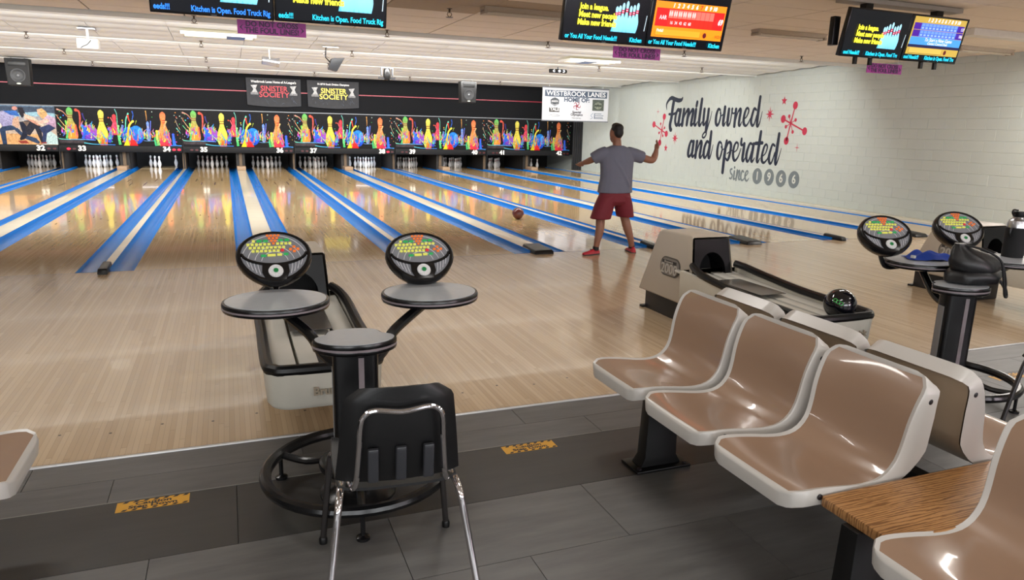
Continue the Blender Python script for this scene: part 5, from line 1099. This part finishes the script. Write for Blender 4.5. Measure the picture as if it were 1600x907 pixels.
# stacking chair
M_poly = mat('chair_black', (11, 11, 13), .42, bump=.05, scale=150)
def stack_chair(label, loc, rz):
    t = thing('stacking_chair', label, 'chair', loc, rz, 'black stacking chairs')
    def shell(rows, name, th=.010):
        a = MB(); n = len(rows[0]); R = len(rows)
        nrm = []
        vs_ = [Vector(p) for r_ in rows for p in r_]
        for j in range(R):
            for i in range(n):
                du = Vector(rows[j][min(i+1, n-1)])-Vector(rows[j][max(i-1, 0)]); dv = Vector(rows[min(j+1, R-1)][i])-Vector(rows[max(j-1, 0)][i]); nrm.append(du.cross(dv).normalized())
        b = [p-q*th for p, q in zip(vs_, nrm)]; N_ = len(vs_); fs = []
        for j in range(R-1):
            for i in range(n-1):
                f = (j*n+i, j*n+i+1, (j+1)*n+i+1, (j+1)*n+i); fs.append(f); fs.append(tuple(N_+k for k in reversed(f)))
        lp = [i for i in range(n)]+[j*n+n-1 for j in range(1, R)]+[(R-1)*n+i for i in range(n-2, -1, -1)]+[j*n for j in range(R-2, 0, -1)]
        for k in range(len(lp)): fs.append((lp[k], lp[(k+1) % len(lp)], N_+lp[(k+1) % len(lp)], N_+lp[k]))
        a.add(vs_+b, fs); return a.build(name, M_poly, t, smooth=60)
    rows = []
    for j in range(13):
        v = j/12; z = .475+.35*v; w = .213-.036*v
        if v > .84: w -= .045*(1-math.sqrt(max(0, 1-((v-.84)/.16)**2)))
        yb = -.205-.055*v-.01*math.sin(PI*v)
        rows.append([(w*u, yb-.028*(1-u*u)+.0+.02*(abs(u)**6), z-(.012*(abs(u)**8) if v > .9 else 0)) for u in [i/8-1 for i in range(17)]])
    shell(rows, 'backrest')
    rows = []
    for j in range(11):
        v = j/10; y = .215-.41*v; w = .205+.01*math.sin(PI*v); z = .445+.012*math.cos(v*PI*1.2)-.03*(max(0, .15-v)/.15)**2
        rows.append([(w*u, y, z+.018*abs(u)**4-.01) for u in [i/6-1 for i in range(13)]])
    shell(rows, 'seat')
    for x in (-.092, 0, .092):
        MB().loft([[(x-.02, -.232-.055*v-.01, z), (x+.02, -.232-.055*v-.01, z), (x+.017, -.262-.055*v, z), (x-.017, -.262-.055*v, z)] for v, z in ((0, .487), (.1, .49), (.38, .60), (.41, .615))]).build('back_rib', mat('rib_grey', (48, 49, 53), .35), t, bevel=.006)
    fr_ = cat_rom([(-.165, -.15, .452), (-.16, -.235, .462), (-.148, -.262, .50), (-.138, -.285, .62), (-.132, -.303, .715), (-.118, -.308, .748), (-.085, -.31, .762), (0, -.312, .752), (.085, -.31, .762), (.118, -.308, .748), (.132, -.303, .715), (.138, -.285, .62), (.148, -.262, .50), (.16, -.235, .462), (.165, -.15, .452)], 5)
    MB().tube(fr_, .0095, 10).build('back_frame', M_chrome, t)
    for s_ in (-1, 1):
        MB().tube(cat_rom([(s_*.19, -.12, .437), (s_*.198, -.2, .435), (s_*.207, -.245, .40), (s_*.218, -.262, .33), (s_*.262, -.345, .015)], 6), .0125, 12).build('leg', M_chrome, t)
        MB().tube(cat_rom([(s_*.19, .10, .42), (s_*.205, .15, .405), (s_*.217, .17, .36), (s_*.25, .212, .015)], 6), .0125, 12).build('leg', mat('leg_dark_chrome', (120, 118, 120), .2, metal=1.0), t)
        MB().tube([(s_*.19, -.13, .432), (s_*.19, .11, .418)], .0125, 10).build('seat_rail', M_chrome, t)
        for x, y in ((.262, -.345), (.25, .212)): MB().lathe([(.016, 0), (.017, .02), (.013, .03)], 12).build('foot_cap', M_black, t, (s_*x, y, 0))
    MB().tube([(-.19, -.1, .425), (.19, -.1, .425)], .010, 8).build('cross_rail', M_chrome, t)
    return t
stack_chair('black stacking chair with chrome legs in front of the left console', (1.53, -6.265, 0), -.08)
stack_chair('black chair cut off at the right edge beside the right console', (5.42, -6.32, 0), 1.57)

# caution stickers
M_stk = mat('sticker_yellow', (206, 150, 30), .5); M_stkb = mat('sticker_black', (24, 22, 20), .5)
for x, y, rz, lab in ((.638, -5.478, 0, 'yellow caution step down sticker on the black band at left'), (2.425, -5.478, 0, 'yellow caution step down sticker on the black band beside the chair'), (6.10, -5.49, 0, 'yellow caution step down sticker behind the right console')):
    t = thing('caution_sticker', lab, 'sticker', (x, y, .0003), rz, 'caution stickers')
    MB().box(-.145, .145, -.043, .043, 0, .0008).build('sticker_base', M_stk, t, smooth=0)
    mb = MB()
    for i in range(7):
        for z0, z1 in ((.028, .042), (-.042, -.028)): x_ = -.125+.04*i; mb.add([(x_, z0, .0012), (x_+.018, z0, .0012), (x_+.028, z1, .0012), (x_+.010, z1, .0012)], [(0, 1, 2, 3)])
    tag(mb.build('hazard_stripes', M_stkb, t, smooth=0), kind='stuff')
    text('lettering', 'Caution', .036, M_stkb, t, (0, .014, .0012), (0, 0, 0), bold=.0012, extrude=.0002, sx=1.25); text('lettering', 'Step Down', .034, M_stkb, t, (0, -.013, .0012), (0, 0, 0), bold=.0012, extrude=.0002, sx=1.25)

# ================================================================ THE BOWLER
M_skin = mat('skin', (142, 98, 78), .5, var=.05, scale=8); M_hair = mat('hair_black', (22, 19, 20), .6, bump=.4, scale=80); M_shirt = mat('shirt_grey', (104, 106, 122), .85, var=.06, scale=8, bump=.15); M_shorts = mat('shorts_maroon', (112, 24, 40), .7, var=.06, scale=8); M_shoe = mat('shoe_red', (176, 24, 44), .5); M_sole = mat('shoe_sole', (60, 50, 50), .6)
t = thing('person', 'bowler seen from behind in grey shirt, maroon shorts and red shoes, arms out', 'person', (5.78, -.30, 0))
def remeshed(mb, name, m, vox, it=6):
    o = mb.build(name, m, t, smooth=180)
    r_ = o.modifiers.new('remesh', 'REMESH'); r_.mode = 'VOXEL'; r_.voxel_size = vox; r_.use_smooth_shade = True
    s_ = o.modifiers.new('smooth', 'SMOOTH'); s_.factor = .5; s_.iterations = it
    return o
def ering(c, rx, ry, n=20): return [(c[0]+rx*math.cos(2*PI*i/n), c[1]+ry*math.sin(2*PI*i/n), c[2]) for i in range(n)]
b = MB()
b.ellipsoid((-.015, .03, 1.585), .078, .098, .115, 18, 12); b.ellipsoid((-.015, .06, 1.53), .06, .07, .07)
b.ellipsoid((-.095, .02, 1.575), .012, .025, .034); b.ellipsoid((.065, .02, 1.575), .012, .025, .034)                       # ears
b.ellipsoid((-.015, .135, 1.565), .013, .022, .026); b.ellipsoid((-.015, .122, 1.517), .025, .012, .010)                    # nose, mouth
b.tube([(-.012, .0, 1.50), (-.01, -.005, 1.44), (0, -.01, 1.36)], (.056, .058, .085), 14)
b.loft([ering((0, 0, .84), .17, .11), ering((0, 0, .95), .165, .105), ering((0, 0, 1.1), .17, .11), ering((.0, 0, 1.25), .19, .115), ering((.0, 0, 1.36), .17, .09), ering((0, 0, 1.42), .07, .06)])
def limb(pts, rs): b.tube(cat_rom(pts, 5), lerp_list(rs, (len(pts)-1)*5+1), 14)
limb([(-.16, 0, 1.36), (-.235, .03, 1.31), (-.30, .08, 1.255), (-.335, .16, 1.22), (-.365, .24, 1.195)], (.06, .055, .045, .042, .029))
limb([(.16, 0, 1.355), (.27, -.005, 1.31), (.40, -.01, 1.275), (.53, -.01, 1.25), (.585, .01, 1.31), (.615, .03, 1.385)], (.062, .056, .05, .046, .043, .028))
limb([(-.09, 0, .88), (-.135, .02, .68), (-.175, .03, .48), (-.195, .0, .34), (-.225, -.01, .20), (-.24, 0, .085)], (.095, .085, .062, .060, .046, .036))
limb([(.09, 0, .88), (.14, .03, .69), (.20, .05, .49), (.235, .02, .34), (.285, .01, .20), (.325, .03, .085)], (.095, .085, .062, .060, .046, .036))
def hand(w, d, up, th):
    w = Vector(w); d = Vector(d).normalized(); up = Vector(up).normalized(); sd = d.cross(up).normalized()
    b.tube([w-d*.01, w+d*.035, w+d*.075], (.026, .034, .032), 10)
    for k, L_ in ((-1.5, .055), (-.5, .07), (.5, .075), (1.5, .066)):
        p0 = w+d*.07+sd*.0165*k; b.tube([p0, p0+d*L_*.5+up*.006, p0+d*L_*.85+up*.022], (.0095, .009, .0075), 7)
    p0 = w+d*.025+sd*.026*th; b.tube([p0, p0+(d*.6+sd*th*.8)*.035, p0+(d*.95+sd*th*.7)*.06], (.012, .0105, .009), 7)
hand((-.365, .24, 1.195), (-.35, .75, -.35), (.2, .3, .9), 1); hand((.615, .03, 1.385), (.15, .1, 1), (-.9, .3, .1), 1)
remeshed(b, 'body', M_skin, .008, 4)
h = MB(); h.ellipsoid((-.012, .012, 1.635), .074, .09, .078, 18, 10); h.ellipsoid((-.012, -.035, 1.60), .066, .06, .075, 16, 10); h.ellipsoid((-.012, .035, 1.682), .056, .08, .042, 14, 8); h.ellipsoid((-.012, -.02, 1.655), .07, .075, .06, 16, 8)
remeshed(h, 'hair', M_hair, .007, 3)
for s_ in (-1, 1): MB().ellipsoid((-.015+s_*.03, .122, 1.588), .011, .008, .007, 10, 6).build('eye', mat('eye_white', (220, 215, 210), .3), t)
sh = MB(); sh.loft([ering((.0, 0, .822), .252, .150), ering((.0, 0, .90), .243, .148), ering((.01, 0, 1.0), .232, .142), ering((.01, 0, 1.12), .232, .142), ering((.005, 0, 1.25), .242, .142), ering((0, 0, 1.33), .238, .125), ering((0, -.005, 1.395), .185, .095), ering((0, -.005, 1.435), .085, .072)])
sh.tube(cat_rom([(-.15, 0, 1.345), (-.225, .02, 1.315), (-.31, .075, 1.255)], 4), (.082, .086, .08), 16); sh.tube(cat_rom([(.15, 0, 1.345), (.26, -.005, 1.315), (.385, -.01, 1.28)], 4), (.082, .088, .082), 16)
r = random.Random(4)
for k in range(4): sh.tube(cat_rom([(-.10+.05*k, -.125, 1.26-.06*k), (-.01+.04*k, -.138, 1.15-.06*k), (.08+.025*k, -.125, 1.05-.05*k)], 4), (.008, .016, .008), 8)
remeshed(sh, 'shirt', M_shirt, .011, 5)
so = MB(); so.loft([ering((0, 0, .87), .205, .135), ering((0, 0, .80), .225, .142), ering((0, 0, .71), .225, .14), ering((.0, 0, .66), .13, .10)])
so.loft([ering((-.10, 0, .78), .125, .135), ering((-.14, .01, .66), .135, .135), ering((-.19, .015, .475), .142, .135)]); so.loft([ering((.10, 0, .78), .125, .135), ering((.145, .01, .66), .125, .13), ering((.195, .03, .495), .118, .125)])
remeshed(so, 'shorts', M_shorts, .011, 4)
def shoe(loc, rz):
    rows = []
    for y, w, zt_ in ((-.10, .028, .055), (-.085, .038, .085), (-.03, .040, .088), (.03, .042, .07), (.09, .047, .05), (.14, .042, .042), (.165, .026, .034)):
        rows.append([(w*math.cos(a)*(1.0 if math.sin(a) < 0 else .85), y, .014+max(0, (zt_-.014))*max(0, math.sin(a)) if math.sin(a) > 0 else .012) for a in [2*PI*i/14 for i in range(14)]])
    o = MB().loft(rows).build('shoe', M_shoe, t, loc, (0, 0, rz), smooth=60)
    sole = [(.042*s_*k, y) for s_, y, k in ((1, -.09, .8), (1, -.03, .95), (1, .03, .95), (1, .1, 1.15), (1, .15, .85), (-1, .15, .85), (-1, .1, 1.15), (-1, .03, .95), (-1, -.03, .95), (-1, -.09, .8))]
    MB().prism(sole, 0, .016, 'xy').build('sole', M_sole, o, smooth=30)
    MB().tube(cat_rom([(.02, .03, .08), (0, .05, .072), (-.02, .03, .08)]), .004, 6).build('lace', M_hair, o)
shoe((-.28, .0, 0), 1.75); shoe((.335, .05, 0), -.15)
for x, y in ((-.24, 0), (.327, .035)): MB().lathe([(.042, .06), (.041, .11), (.036, .112)], 14).build('sock', M_hair, t, (x, y, 0))
